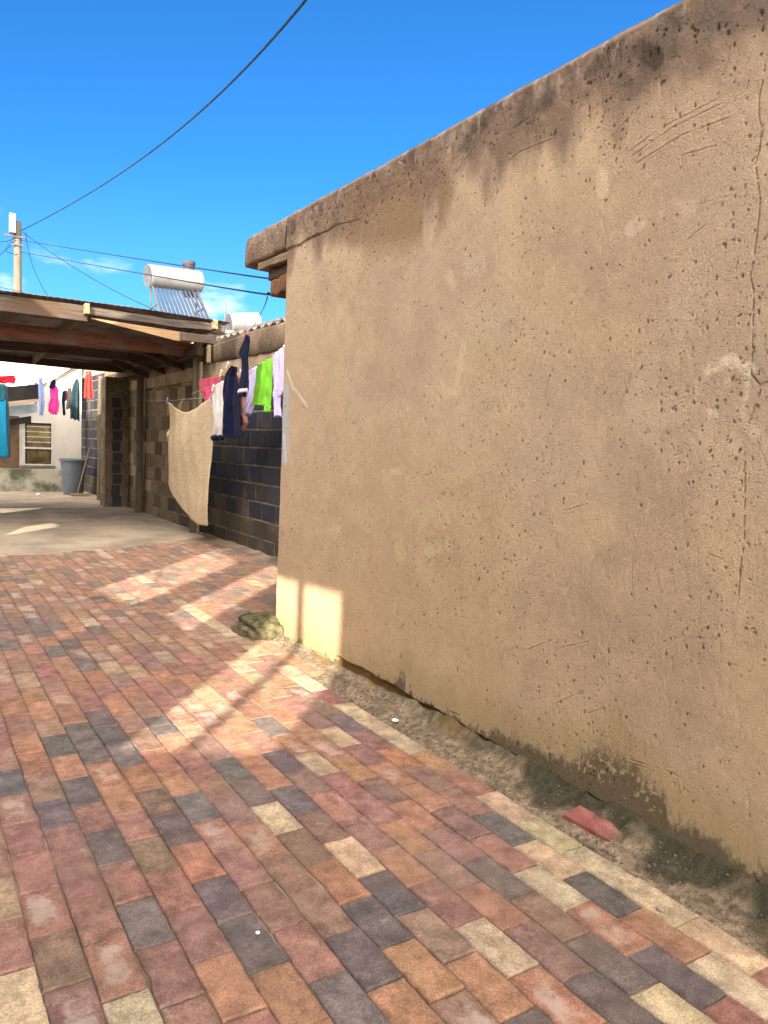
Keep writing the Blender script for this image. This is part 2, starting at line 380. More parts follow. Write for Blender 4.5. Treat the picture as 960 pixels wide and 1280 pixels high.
# denser earth strip under the big wall
ex, ey = np.meshgrid(np.linspace(1.992, XW+0.03, 44), np.linspace(-1.0, 5.0, 1100), indexing='ij')
hp = np.clip((ex-2.0)/0.217, 0, 1)
ez = -0.010+0.034*hp**1.5*(0.4+vnoise(ex, ey, 0.3, 8, 3))+0.022*(vnoise(ex, ey, .07, 9, 4)-.5)*(.3+.7*hp)+0.009*(vnoise(ex, ey, .016, 10, 2)-.5)
mo = sst(vnoise(ex, ey, .22, 14, 4)+0.35*hp-0.25*sst(ey, 1.8, 3.2)+0.02, 0.64, 0.82)
ec = np.array((0.225, 0.175, 0.12))*(0.30+1.4*vnoise(ex, ey, .02, 15, 3))[..., None]*(0.7+.6*vnoise(ex, ey, .15, 17, 3))[..., None]
ec = ec*(1-mo[..., None]*.85)+np.array((0.035, 0.036, 0.022))*mo[..., None]*.85
rst = sst(vnoise(ex, ey, .3, 16, 3), .45, .6)*sst(hp, .6, .95)*sst(ey, 1.9, 2.4); ec = ec*(1-rst[..., None]*.7)+np.array((0.20, 0.12, 0.035))*rst[..., None]*.7
ez -= .035*sst(ey, 3.90, 4.0)*(1-sst(ex, 2.095, 2.115)); mnd = sst(hp+.30*(vnoise(ex, ey, .12, 18, 3)-.5), .62, 1.05)*(1-sst(ey, 2.9, 3.5)); ez += mnd*(.018+.055*vnoise(ex, ey, .10, 19, 4))
mcol = np.array((0.055, 0.052, 0.030))*(0.4+1.2*vnoise(ex, ey, .025, 20, 3))[..., None]; ec = ec*(1-mnd[..., None]*.6)+mcol*mnd[..., None]*.6
tag(grid_mesh('earth_strip', np.stack([ex, ey, ez], -1), vcol('earth_strip', 0.95, 260, 0.5, 0.004, 260), col=ec), kind='structure')
# old concrete slab beyond the paving
sx, sv = np.meshgrid(np.linspace(-6, XB+0.02, 160), np.linspace(0, 1, 120), indexing='ij')
e0 = np.vectorize(concrete_edge)(sx); sy = e0+(19.5-e0)*sv**1.6
szz = 0.010+0.012*(vnoise(sx, sy, 1.2, 21, 4)-.5)-0.05*(sv == 0)
cm = MT('concrete_slab'); cc = cm.mix(cm.ramp(cm.noise(1.3, 6, 0.6), 0.35, 0.68), (0.36, 0.30, 0.225), (0.22, 0.18, 0.135))
cc = cm.mix(cm.ramp(cm.noise(7, 5, 0.65), 0.55, 0.75, 0, 0.5), cc, (0.15, 0.125, 0.10)); cm.bump(cm.noise(90, 5), 0.003)
tag(grid_mesh('concrete_yard', np.stack([sx, sy, szz], -1), cm.done(cc, 0.9)), kind='structure')

# ------------------------------------------------------------------ big plastered house wall
ST = 0.0034
yy, zz = np.meshgrid(np.arange(1.0, Y_END+.001, ST), np.arange(-0.06, 2.895, ST), indexing='ij')
def wl(px, py):
    p = ax(px, py, XW); return p[1], p[2]
bandd = sst(zz, 2.6, 2.75); dep = 0.010*bandd*(vnoise(yy, zz, .045, 63, 4)-.5)+0.006*(vnoise(yy, zz, 0.9, 41, 3)-.5)+0.004*(vnoise(yy, zz, 0.16, 42, 4)-.5)+0.0016*(vnoise(yy*2.2, zz*.7, 0.03, 43, 3)-.5)
low1, low2, mid = vnoise(yy, zz, 1.1, 44, 4), vnoise(yy, zz, 0.6, 45, 4), vnoise(yy, zz, 0.12, 46, 4)
drip = vnoise(yy, zz*0.22, 0.11, 47, 4); fine = vnoise(yy, zz, 0.02, 48, 3)
A = lambda *c: np.array(c, float)
def over(C, col, f): return C*(1-f[..., None])+A(*col)*f[..., None]
C = np.ones(yy.shape+(3,))*A(0.488, 0.378, 0.262)
C = over(C, (0.480, 0.350, 0.222), sst(low1, .42, .66)*.6)                              # ochre zones
C = over(C, (0.485, 0.362, 0.225), sst(zz+.8*(low1-.5), 1.5, .5)*.55)
C = over(C, (0.40, 0.295, 0.205), sst(low2+0.10*(zz-1.4)-0.05*(yy-2), .46, .66)*.65)     # pinkish grey cement
C = over(C, (0.50, 0.39, 0.25), sst(vnoise(yy, zz, .25, 49, 4), .58, .72)*.45)
C *= (0.90+0.20*mid)[..., None]*(0.93+0.14*fine)[..., None]
def seg(a, b):                                       # distance to a segment on the wall, and place along it
    (y0, z0), (y1, z1) = a, b; L2 = (y1-y0)**2+(z1-z0)**2
    t = np.clip(((yy-y0)*(y1-y0)+(zz-z0)*(z1-z0))/L2, 0, 1)
    return np.hypot(yy-y0-t*(y1-y0), zz-z0-t*(z1-z0)), t
def line(pts): return [wl(*p) for p in pts]
def stroke(pts, r, soft):
    P = line(pts); d = np.full(yy.shape, 9.0)
    for a, b in zip(P[:-1], P[1:]): d = np.minimum(d, seg(a, b)[0])
    return 1-sst(d+0.5*soft*(mid-.5), r, r+soft)
# grey-pink bare cement patches and pale scuffs
for pts, r, so, col, f in [
    ([(700, 470), (790, 480), (900, 490), (950, 470)], .13, .10, (0.40, 0.315, 0.215), .5),
    ([(880, 300), (940, 360), (930, 440)], .16, .14, (0.40, 0.31, 0.225), .45),
    ([(885, 462), (905, 452)], .012, .016, (0.66, 0.56, 0.41), .85), ([(915, 450), (922, 470), (935, 462)], .012, .018, (0.66, 0.56, 0.42), .85),
    ([(912, 478), (930, 482), (928, 495)], .010, .016, (0.64, 0.54, 0.40), .7), ([(925, 510), (925, 525), (945, 540)], .008, .02, (0.58, 0.48, 0.35), .6),
    ([(886, 516), (894, 521)], .006, .016, (0.6, 0.5, 0.37), .6), ([(880, 538), (915, 555)], .02, .04, (0.54, 0.43, 0.29), .5),
    ([(752, 222), (754, 238)], .018, .022, (0.55, 0.43, 0.31), .7), ([(790, 285), (800, 278)], .02, .02, (0.54, 0.42, 0.31), .7),
    ([(830, 262), (860, 262)], .015, .03, (0.50, 0.38, 0.28), .6),
    ([(497, 470), (512, 440), (517, 437)], .006, .013, (0.56, 0.45, 0.31), .7), ([(549, 478), (556, 492), (572, 488), (575, 450), (580, 430)], .012, .025, (0.56, 0.45, 0.31), .7),
    ([(595, 408), (625, 400)], .05, .09, (0.45, 0.37, 0.25), .6), ([(480, 590), (508, 588)], .004, .02, (0.56, 0.45, 0.3), .6),
    ([(545, 590), (575, 598), (600, 575)], .008, .03, (0.54, 0.43, 0.27), .5), ([(420, 470), (435, 480)], .012, .03, (0.53, 0.42, 0.29), .5),
    ([(395, 665), (425, 660)], .006, .025, (0.55, 0.43, 0.26), .5), ([(500, 690), (520, 650), (555, 640)], .03, .06, (0.52, 0.42, 0.26), .45),
    ([(535, 690), (560, 680)], .012, .03, (0.56, 0.47, 0.3), .5), ([(710, 745), (716, 765)], .02, .03, (0.54, 0.43, 0.28), .5),
    ([(640, 390), (680, 400), (690, 440)], .06, .08, (0.46, 0.36, 0.25), .4),
    ([(825, 500), (850, 515), (800, 520), (790, 490)], .02, .04, (0.52, 0.42, 0.29), .45),
    ([(560, 340), (566, 356)], .01, .03, (0.54, 0.43, .3), .5), ([(577, 335), (600, 330)], .02, .05, (0.50, 0.40, 0.29), .5),
]:
    m = stroke(pts, r, so)*sst(vnoise(yy, zz, .07, 61, 4), .32, .64); C = over(C, np.array(col)*1.04, m*min(1, f*1.15))
# old pale-blue paint on the arris, and white scrapes
C = over(C, (0.40, 0.46, 0.50), stroke([(357, 490), (356, 570)], .03, .05)*.75)
C = over(C, (0.66, 0.62, 0.54), stroke([(359, 464), (366, 484), (374, 494), (384, 508)], .004, .016)*.75*sst(mid, .2, .5))
C = over(C, (0.62, 0.62, 0.58), stroke([(355, 545), (357, 575)], .010, .02)*.7)
# weathered top band
top = 2.895-zz
band = sst(top+0.36*(drip-.5)+0.22*(mid-.5)+0.20*(low2-.5), .42, .16)
C = over(C, (0.185, 0.130, 0.095), band*.92)
blk = sst(vnoise(yy, zz, .10, 51, 4)+0.35*(vnoise(yy, zz, .5, 52, 2)-.5), .44, .62)*sst(top+0.08*(mid-.5), .26, .08)
C = over(C, (0.10, 0.075, 0.058), blk*.8)
C = over(C, (0.35, 0.29, 0.24), sst(vnoise(yy, zz*.5, .03, 53, 3), .55, .72)*sst(top, .16, .05)*.5)
for pts, r, so, col, f in [
    ([(440, 270), (480, 262), (520, 250), (538, 246)], .12, .10, (0.20, 0.135, 0.085), .8), ([(470, 292), (535, 268)], .09, .12, (0.27, 0.18, 0.10), .55),
    ([(380, 285), (410, 280)], .05, .06, (0.24, 0.17, 0.12), .45), ([(652, 130), (700, 108)], .05, .05, (0.09, 0.068, 0.052), .8),
    ([(790, 82), (830, 62)], .06, .07, (0.13, 0.095, 0.07), .75), ([(840, 30), (900, 10)], .05, .06, (0.13, 0.10, 0.075), .7),
    ([(800, 60), (822, 76)], .02, .02, (0.05, 0.04, 0.03), .8), ([(870, 35), (950, 10)], .03, .05, (0.16, 0.125, 0.10), .6)]:
    C = over(C, col, stroke(pts, r, so)*sst(drip, .25, .55)*f)
# damp and moss along the foot
gz = zz-0.02
hgt = 0.035+0.05*vnoise(yy, yy*0, .3, 71, 3)+0.20*np.exp(-((yy-1.84)/.22)**2)*sst(yy, 1.60, 1.63)+0.06*np.exp(-((yy-1.45)/.25)**2)+0.07*np.exp(-((yy-2.35)/.25)**2)+0.10*np.exp(-((yy-3.25)/.10)**2)*(drip > .4)
hgt *= 1-0.55*sst(yy, 3.3, 3.9)
ms = sst(gz+0.10*(vnoise(yy, zz*.5, .045, 72, 4)-.5)+.07*(vnoise(yy, zz*.6, .012, 73, 3)-.5), hgt*1.2, hgt*.65)*sst(vnoise(yy, zz, .014, 74, 2)+.6*sst(gz, .14, .0), .18, .42)
C = over(C, (0.058, 0.054, 0.032), ms*.80)
C = over(C, (0.30, 0.24, 0.11), sst(gz+.12*(drip-.5), hgt+.20, hgt+.02)*(1-ms)*.45)
C = over(C, (0.36, 0.31, 0.17), stroke([(352, 770), (360, 795), (400, 825)], .05, .10)*sst(mid, .35, .6)*.5)
C = over(C, (0.24, 0.13, 0.04), sst(gz+.05*(mid-.5), .045, .01)*sst(yy, 1.8, 2.2)*(yy < 3.95)*.75)
# pits: real cavities in the render
npit = 14000; py_ = rng.uniform(1.02, Y_END-.02, npit); pz_ = rng.uniform(.05, 2.86, npit)
dens = vnoise(py_, pz_, .5, 81, 3); keep = rng.random(npit) < sst(dens, .25, .68)+.15
pr = (0.0011+0.0032*rng.random(npit)**6.0)*np.where(pz_ > 2.6, 1.6, 1.0); pe = rng.uniform(1.0, 2.3, npit); an = rng.normal(0, .35, npit)
pit = np.zeros(yy.shape)
for k in np.nonzero(keep)[0]:
    rr = pr[k]*pe[k]*2.2+ST; i0, i1 = int((py_[k]-rr-1.0)/ST), int((py_[k]+rr-1.0)/ST)+2; j0, j1 = int((pz_[k]-rr+.06)/ST), int((pz_[k]+rr+.06)/ST)+2
    i0, j0 = max(i0, 0), max(j0, 0); Y, Z = yy[i0:i1, j0:j1]-py_[k], zz[i0:i1, j0:j1]-pz_[k]
    u, v = Y*math.cos(an[k])+Z*math.sin(an[k]), -Y*math.sin(an[k])+Z*math.cos(an[k])
    d = np.hypot(u/pr[k], v/(pr[k]*pe[k])); pit[i0:i1, j0:j1] = np.maximum(pit[i0:i1, j0:j1], 1-sst(d, .55, 1.5))
# trowel scratches
scr = np.zeros(yy.shape); rid = np.zeros(yy.shape)
SC = [[(790, 195), (840, 160), (925, 118)], [(785, 190), (830, 158), (900, 122)], [(795, 205), (850, 170), (930, 140)], [(630, 205), (650, 190), (695, 172)], [(770, 165), (785, 148)],
      [(875, 255), (930, 240)], [(860, 300), (905, 262)], [(850, 195), (895, 182)], [(740, 935), (860, 972)], [(690, 882), (728, 864)], [(735, 892), (752, 886)], [(775, 950), (810, 960)],
      [(835, 965), (857, 975)], [(640, 300), (660, 292)], [(700, 640), (735, 630)], [(790, 700), (790, 740)], [(700, 415), (680, 500)], [(800, 440), (770, 520)], [(845, 960), (850, 1000)], [(805, 930), (806, 945)],
      [(945, 470), (960, 440)], [(640, 820), (690, 800)], [(700, 810), (745, 800)], [(695, 650), (698, 690)], [(600, 175), (560, 230)], [(880, 690), (905, 700)]]
for pts in SC:
    P = line(pts); w = 0.0012
    for a, b in zip(P[:-1], P[1:]):
        d, t = seg(a, b); d2 = d+.003*(fine-.5); scr = np.maximum(scr, (1-sst(d2, w*.6, w*2.6))*.7*sst(vnoise(yy, zz, .05, 62, 2), .25, .55)); rid = np.maximum(rid, (1-sst(np.abs(d-.006), .001, .005))*.35*sst(t, 0, .3)*sst(t, 1, .6))
for k in range(170):                    # short random tool marks, mostly vertical
    y0, z0 = rng.uniform(1.1, 4.8), rng.uniform(.2, 2.6); a = rng.normal(1.45, .3); L = rng.uniform(.02, .11)
    i0, i1 = max(0, int((y0-.15-1)/ST)), int((y0+.15-1)/ST); j0, j1 = max(0, int((z0-.15+.06)/ST)), int((z0+.15+.06)/ST)
    Y, Z = yy[i0:i1, j0:j1], zz[i0:i1, j0:j1]; t = np.clip(((Y-y0)*math.cos(a)+(Z-z0)*math.sin(a))/L, 0, 1)
    d = np.hypot(Y-y0-t*L*math.cos(a), Z-z0-t*L*math.sin(a))+.003*(fine[i0:i1, j0:j1]-.5)
    scr[i0:i1, j0:j1] = np.maximum(scr[i0:i1, j0:j1], (1-sst(d, .0008, .0042))*rng.uniform(.15, .4))
# the long crack
crk = np.zeros(yy.shape); P = line([(956, 82), (954, 100), (949, 118), (948, 140), (952, 165), (949, 185), (944, 205), (948, 235), (950, 250), (946, 290), (941, 330), (938, 345), (942, 365), (941, 420), (940, 455), (939, 468), (951, 483), (947, 500), (934, 535), (931, 570), (931, 610), (930, 680), (925, 710), (923, 745)])
for i, (a, b) in enumerate(zip(P[:-1], P[1:])):
    d, t = seg(a, b); w = 0.0011 if i < 17 else 0.0008; crk = np.maximum(crk, 1-sst(d+.004*(fine-.5), w*.5, w*1.9))
for pts in ([(951, 483), (960, 478)], [(358, 312), (380, 302), (400, 292), (412, 288), (418, 282), (450, 275)], [(647, 158), (660, 148)], [(563, 890), (590, 900)]):
    P = line(pts)
    for a, b in zip(P[:-1], P[1:]):
        d, t = seg(a, b); crk = np.maximum(crk, .42*(1-sst(d+.020*(mid-.5), .0010, .006)))
# ragged lower edge of the render: broken off near the far corner
lowcut = 0.03+0.03*vnoise(yy, yy*0, .12, 91, 3)+0.03*sst(yy, 2.5, 3.6)
brk = sst(zz+.015*(mid-.5), lowcut+.012, lowcut-.006)*sst(yy, 1.75, 2.1)*(1-sst(yy, 3.98, 4.02))
dep = dep-0.0045*pit-0.0030*scr+0.0022*rid-0.006*crk-0.022*brk
beamlip = sst(zz+.02*(mid-.5), 2.655, 2.668)*sst(yy, 3.9, 4.6); dep += 0.010*beamlip
C = C*(1-.58*pit)[..., None]*(1-.26*scr)[..., None]*(1-.55*crk)[..., None]
C = over(C, (0.17, 0.095, 0.035), brk*.8)
arris = sst(yy, Y_END-.02, Y_END); edge_w = 0.012*(vnoise(zz*0, zz, .08, 95, 4)-.5)+0.02*(sst(zz, 1.0, .2))
PW = np.stack([XW-dep+0.012*arris**2+0.02*sst(zz, 2.86, 2.895)**2, yy+edge_w*sst(yy, Y_END-.25, Y_END), zz+0.010*(vnoise(yy, yy*0, .15, 96, 4)-.5)*sst(zz, 2.7, 2.895)], -1)
wm = MT('sand_render')
wf = wm.ramp(wm.noise(240, 3, 0.7), 0.28, 0.72, 0.80, 1.17)
ws = wm.n('ShaderNodeVectorMath', operation='SCALE'); wm.l(wm.attr(), ws.inputs[0]); wm.l(wf, ws.inputs['Scale'])
bb = wm.n('ShaderNodeMath', operation='ADD'); wm.l(wm.noise(150, 6, 0.7), bb.inputs[0]); wm.l(wm.noise(40, 5, 0.6, (1, 1, .45)), bb.inputs[1])
wm.bump(bb.outputs[0], 0.0050); wall_m = wm.done(ws.outputs[0], 0.93, 0, 0.12)
house = thing('plastered_house', (2.9, 2.0, 0), 'sand plastered house wall with pitted render and a long thin crack', 'house')
grid_mesh('wall', PW, wall_m, house, True, C, flip=True)
plain = simple('plain_render', (0.42, 0.31, 0.20), (0.33, 0.24, 0.16), 3, 0.93, 0.006, 60)
b = MB(); b.box((XW+0.035, -6, -0.2), (3.62, Y_END-.004, 2.86)); b.box((XW+.002, -6, -.2), (XW+.034, 1.0-.001, 2.86)); b.build('wall_core', plain, house)
# ring beam that runs on past the corner
def ring_beam():
    n = 30; prof = [(-0.008, 2.672), (-0.014, 2.70), (-0.012, 2.80), (-0.006, 2.868), (0.012, 2.892), (0.12, 2.900), (0.225, 2.890), (0.236, 2.86), (0.236, 2.69), (0.22, 2.668), (0.10, 2.664)]
    V, Fs, Cc = [], [], []; m = len(prof); ys = [4.888+(5.62-4.888)*i/n for i in range(n)]+[5.635, 5.646, 5.65]; sc = [1]*n+[.94, .8, .45]
    for i, (y, s) in enumerate(zip(ys, sc)):
        for j, (x, z) in enumerate(prof):
            rz = 2.78+(z-2.78)*s; rx = .11+(x-.11)*s
            q = np.array([y*3.1, z*5+x*4]); nz = vnoise(np.array(q[0]*.3), np.array(q[1]*.3), .12, 33, 3)-.5
            V.append((XW+rx+nz*.02, y+nz*.012, rz+(nz*.03 if i else 0)))
            t = float(vnoise(np.array(y), np.array(z+x*3), .07, 34, 4)); Cc.append(np.array((0.30, 0.215, 0.155))*(1-t)*1.35+np.array((0.10, 0.075, 0.06))*t*.9)
    for i in range(len(ys)-1):
        for j in range(m): Fs.append((i*m+j, i*m+(j+1) % m, (i+1)*m+(j+1) % m, (i+1)*m+j))
    Fs.append(tuple((len(ys)-1)*m+j for j in range(m)))
    o = raw('ring_beam', V, Fs, vcol('ring_beam', .95, 90, .5, .012, 60), house, True, np.array(Cc)); return o
ring_beam()
pale_wood = wood('pale_wood', (0.28, 0.21, 0.125), (0.17, 0.125, 0.08), 1)
rust = simple('rusty_timber', (0.24, 0.115, 0.055), (0.10, 0.06, 0.04), 9, 0.9, 0.01, 50)
dark_wood = wood('dark_wood', (0.10, 0.062, 0.040), (0.05, 0.034, 0.026), 0)
b = MB(); b.beam((XW+.05, 4.86, 2.630), (XW+.05, 5.40, 2.638), .10, .055, .006, warp=.006); b.build('soffit_plank', pale_wood, house)
b = MB(); b.beam((XW+.12, 4.86, 2.555), (XW+.12, 5.30, 2.560), .16, .07, .01, warp=.01); b.build('wall_plate', dark_wood, house)
b = MB(); b.beam((XW+.09, 4.86, 2.462), (XW+.09, 5.20, 2.452), .15, .115, .012, warp=.012); b.build('rafter_end', rust, house)
roof_sheet = simple('galvanised_sheet', (0.42, 0.42, 0.42), (0.28, 0.25, 0.22), 3, 0.5, 0.004, 20, 0.6)
b = MB(); b.box((XW+.26, -6, 2.862), (3.66, 4.88, 2.89)); b.build('roof', roof_sheet, house)
rebase(house)

# mossy concrete lump at the foot of the corner
def lump(name, c, r, mat, seed, sub=4):
    bm = bmesh.new(); bmesh.ops.create_icosphere(bm, subdivisions=sub, radius=1)
    for v in bm.verts:
        p = v.co; n = float(vnoise(np.array(p.x+p.z*.7+5), np.array(p.y-p.z*.5+5), .7, seed, 4))-.5
        k = 1+(1.5 if name == 'concrete_lump' else .75)*n; p = Vector([math.copysign(abs(q)**(.6 if name == 'concrete_lump' else 1), q) for q in p]); v.co = Vector((c[0]+p.x*r[0]*k, c[1]+p.y*r[1]*k, c[2]+max(p.z, -.6)*r[2]*k))
    me = bpy.data.meshes.new(name); bm.to_mesh(me); bm.free(); me.polygons.foreach_set('use_smooth', [True]*len(me.polygons)); me.materials.append(mat)
    return link(bpy.data.objects.new(name, me))
mm = MT('moss'); mc = mm.mix(mm.ramp(mm.noise(16, 5, .65), .38, .62), (0.055, 0.062, 0.026), (0.19, 0.16, 0.095)); mm.bump(mm.noise(110, 5, .7), .012)
moss_m = mm.done(mc, .98, 0, .1)
tag(lump('concrete_lump', (2.115, 5.03, -.01), (.125, .26, .11), moss_m, 5), 'rough lump of mossy old concrete at the far corner of plastered wall', 'rubble')

# loose brick and small litter on the earth strip
sv_ = (len(bV), len(bF)); bV.clear(); bF.clear(); bC.clear()
p = gx(747, 1034); brick(-BW*.42, BW*.42, -.105, .105, (.30, .105, .095), 0, (0, 0), .0015, .018)
lb = raw('loose_brick', bV, bF, pave_m, col=np.array(bC)); lb.location = (p[0]-.01, p[1]+.01, .003); lb.rotation_euler = (R(2), R(-6), R(4))
tag(lb, 'single loose red paving brick lying in the earth beside the plastered wall', 'brick')
peb = simple('pebble', (0.42, 0.36, 0.29), (0.3, 0.25, 0.2), 30, .9, .004, 80)
p = gx(825, 1139); o = lump('pebble', (p[0], p[1], .007), (.010, .012, .010), peb, 8, 2); tag(o, 'small tan pebble on the orange brick beside yellow edge bricks', 'stone')
scrap = simple('paper_scrap', (0.85, 0.85, 0.84), (.7, .7, .7), 50, .7, .002, 90)
p = gx(494, 904); o = lump('paper_scrap', (p[0], p[1], .016), (.016, .02, .006), scrap, 9, 2); tag(o, 'tiny white scrap of litter on the earth near the start of the wall base', 'litter')
p = gx(322, 1167); o = lump('paper_scrap', (p[0], p[1], .003), (.006, .007, .003), scrap, 12, 2); tag(o, 'tiny white speck of litter on a dark brick among the paving', 'litter')

# grit and crumbs lying in the earth strip and along the paving edge
gb = MB(); GV = [(1, 0, 0), (-1, 0, 0), (0, 1, 0), (0, -1, 0), (0, 0, 1), (0, 0, -1)]; GF = [(0, 2, 4), (2, 1, 4), (1, 3, 4), (3, 0, 4), (2, 0, 5), (1, 2, 5), (3, 1, 5), (0, 3, 5)]
for k in range(2600):
    x = 2.0+.20*random.random()**1.3-(.03 if random.random() < .15 else 0); y = random.uniform(1.0, 4.8); r = random.choice((.0015, .002, .002, .003, .003, .0045, .007)) if k > 40 else random.uniform(.006, .011)
    h = max(0, (x-2.0)/.217); z = -.008+.026*h**1.5
    i_, j_ = int(np.clip((x-1.992)/(XW+.03-1.992)*43, 0, 43)), int(np.clip((y+1)/6*1099, 0, 1099)); z = ez[i_, j_]+r*.3
    gb.add([(x+a*r*random.uniform(.6, 1.3), y+b_*r*random.uniform(.6, 1.3), z+c_*r*random.uniform(.5, 1)) for a, b_, c_ in GV], GF)
tag(gb.build('grit', simple('grit', (0.15, 0.12, 0.088), (0.07, 0.058, 0.045), 40, .95, 0)), 'loose grit and crumbs of plaster in the earth along the wall foot', 'grit', kind='stuff')

# ------------------------------------------------------------------ block boundary wall
def block_wall(name, label, x0, y0, y1, plaster_z, tan_from):
    global bV, bF, bC
    t = thing(name, (x0+.1, (y0+y1)/2, 0), label, 'wall')
    V, Fs, Cc = [], [], []; bw, bh = .41, .222
    for r in range(int(plaster_z/bh)+1):
        za, zb = r*bh-.04, min((r+1)*bh-.04, plaster_z)
        off = (r % 2)*bw/2
        for k in range(int((y1-y0)/bw)+2):
            ya, yb = max(y0, y0+(k-1)*bw+off), min(y1, y0+k*bw+off)
            if yb-ya < .05 or zb-za < .04: continue
            yc, zc = (ya+yb)/2, (za+zb)/2
            g = .011; o = len(V); pr_ = random.uniform(.004, .012); n = 6
            f = random.random(); base = np.array((0.052, 0.058, 0.078)) if f < .6 else np.array((0.036, 0.044, 0.070)) if f < .85 else np.array((0.085, 0.078, 0.072))
            tn = sst(np.array(yc+random.uniform(-1.0, 1.0)+.8*(zc-1.0)), tan_from-.3, tan_from+1.2)
            base = base*(1-tn)+np.array((0.27, 0.205, 0.13))*tn*random.choice((.35, .6, .8, 1.0, 1.15))
            if zc < .5: base = base*.5+np.array((0.16, 0.12, 0.07))*.5*random.uniform(.6, 1.3)
            base *= random.uniform(.5, .85) if tn < .5 else random.uniform(.75, 1.2)
            for (i, dx) in ((0, .03), (0, -pr_+.003), (.006, -pr_)):
                for (py, pz) in ((ya+g+i, za+g+i), (yb-g-i, za+g+i), (yb-g-i, zb-g-i), (ya+g+i, zb-g-i)):
                    V.append((x0+dx+random.uniform(-.001, .001), py, pz)); Cc.append(base)
            for q in range(2):
                for j in range(4): Fs.append((o+q*4+j, o+q*4+(j+1) % 4, o+(q+1)*4+(j+1) % 4, o+(q+1)*4+j))
            Fs.append((o+8, o+9, o+10, o+11))
    m = MT('concrete_block')
    f1 = m.ramp(m.noise(60, 4, .65), .3, .7, .65, 1.3); s1 = m.n('ShaderNodeVectorMath', operation='SCALE'); m.l(m.attr(), s1.inputs[0]); m.l(f1, s1.inputs['Scale'])
    c = m.mix(m.ramp(m.noise(1.7, 6, .65), .52, .70, 0, .6), s1.outputs[0], (0.15, 0.115, 0.075)); c = m.mix(m.ramp(m.noise(3.1, 6, .7), .56, .72, 0, .7), c, (0.03, 0.03, 0.03))
    m.bump(m.noise(90, 5, .7), .006)
    raw('block_face', V, Fs, m.done(c, .9), t, False, np.array(Cc))
    mort = simple('mortar', (0.24, 0.185, 0.125), (0.12, 0.095, 0.07), 5, .95, .006, 60)
    b = MB(); b.box((x0, y0-.002, -.2), (x0+.22, y1+.002, plaster_z)); b.build('mortar_core', mort, t)
    return t
bw_ = block_wall('block_boundary_wall', 'dark concrete block boundary wall with tan plastered top running along the yard', XB, 4.95, 17.2, 2.24, 11.2)
yb_, zb_ = np.meshgrid(np.linspace(4.94, 17.22, 500), np.linspace(2.235, 2.44, 14), indexing='ij')
pt = simple('top_plaster', (0.40, 0.31, 0.20), (0.26, 0.20, 0.13), 5, .93, .006, 60)
Pq = np.stack([XB-.012-.008*vnoise(yb_, zb_, .1, 36, 4), yb_, zb_], -1); grid_mesh('plaster_band', Pq, pt, bw_, True)
b = MB(); b.box((XB+.0, 4.94, 2.242), (XB+.22, 17.22, 2.44)); b.build('plaster_core', pt, bw_)
# rough coping course
n, prof = 420, [(-.015, 2.42), (-.045, 2.44), (-.05, 2.56), (-.04, 2.70), (-.01, 2.735), (.10, 2.755), (.22, 2.74), (.26, 2.70), (.26, 2.44), (.22, 2.42)]
ys = np.linspace(4.93, 17.2, n); V = []; Cc = []
for y in ys:
    for (x, z) in prof:
        a, b_ = np.array(y+x*.8), np.array(z+x*2); e = float(vnoise(a, b_, .12, 37, 4))-.5; t = float(vnoise(a, b_, .16, 38, 4)); t2 = float(vnoise(a, b_*.6, .5, 39, 3))
        V.append((XB+x+.030*e, y, z+.028*e+.012*math.sin(y*1.3)))
        c_ = np.array((0.235, 0.175, 0.12))*(1.35-t*.95); d_ = np.clip((t2-.46)/.12, 0, 1); Cc.append(c_*(1-d_*.8)+np.array((.05, .038, .032))*d_*.8)
m_ = len(prof); Fs = [(i*m_+j, i*m_+j+1, (i+1)*m_+j+1, (i+1)*m_+j) for i in range(n-1) for j in range(m_-1)]
raw('coping', V, Fs, vcol('coping', .95, 70, .5, .015, 50), bw_, True, np.array(Cc)); rebase(bw_)

# ------------------------------------------------------------------ carport
grey_wood = wood('weathered_beam', (0.115, 0.096, 0.078), (0.048, 0.040, 0.035), 0, .9, (0.085, 0.055, 0.036))
red_wood = wood('stained_beam', (0.155, 0.062, 0.035), (0.070, 0.032, 0.022), 0, .85, (0.11, 0.07, 0.05))
post_m = wood('gum_pole', (0.155, 0.125, 0.085), (0.075, 0.066, 0.05), 2, .9, (0.10, 0.085, 0.05))
bright_wood = wood('new_plank', (0.33, 0.215, 0.115), (0.23, 0.145, 0.08), 0)
cp = thing('carport', (1.0, 12.5, 0), 'low timber carport with weathered beams and sheet roof across the yard', 'carport')
YF, XL, XR = 10.4, -3.2, 3.86
xs = np.linspace(XL, XR, 330); vs = np.linspace(0, 1, 16); RX, RV = np.meshgrid(xs, vs, indexing='ij')
RZ = 3.03-.33*RV+.003*np.sin(RX*2*math.pi/.08)+.010*(vnoise(RX, RV*3, .7, 55, 3)-.5)-.03*sst(RX, 2.2, 3.8)
sheet = simple('rusty_roof_sheet', (0.22, 0.20, 0.19), (0.12, 0.08, 0.06), 2, .7, .003, 30, .3, lo=.4, hi=.6)
PR = np.stack([RX, YF-.12+RV*4.9, RZ], -1); o = grid_mesh('roof_sheet', PR, sheet, cp, True)
sm = o.modifiers.new('thickness', 'SOLIDIFY'); sm.thickness = .004
b = MB(); b.beam((XL, YF, 2.885), (1.98, YF, 2.885), .10, .20, .012, warp=.016); b.build('fascia_beam', grey_wood, cp)
b = MB(); b.beam((1.96, YF-.03, 2.915), (3.80, YF-.02, 2.905), .07, .10, .01, warp=.014); b.build('fascia_beam', grey_wood, cp)
b = MB(); b.beam((XL, YF+.75, 2.700), (3.72, YF+.75, 2.660), .09, .20, .01, warp=.014); b.build('purlin', red_wood, cp)
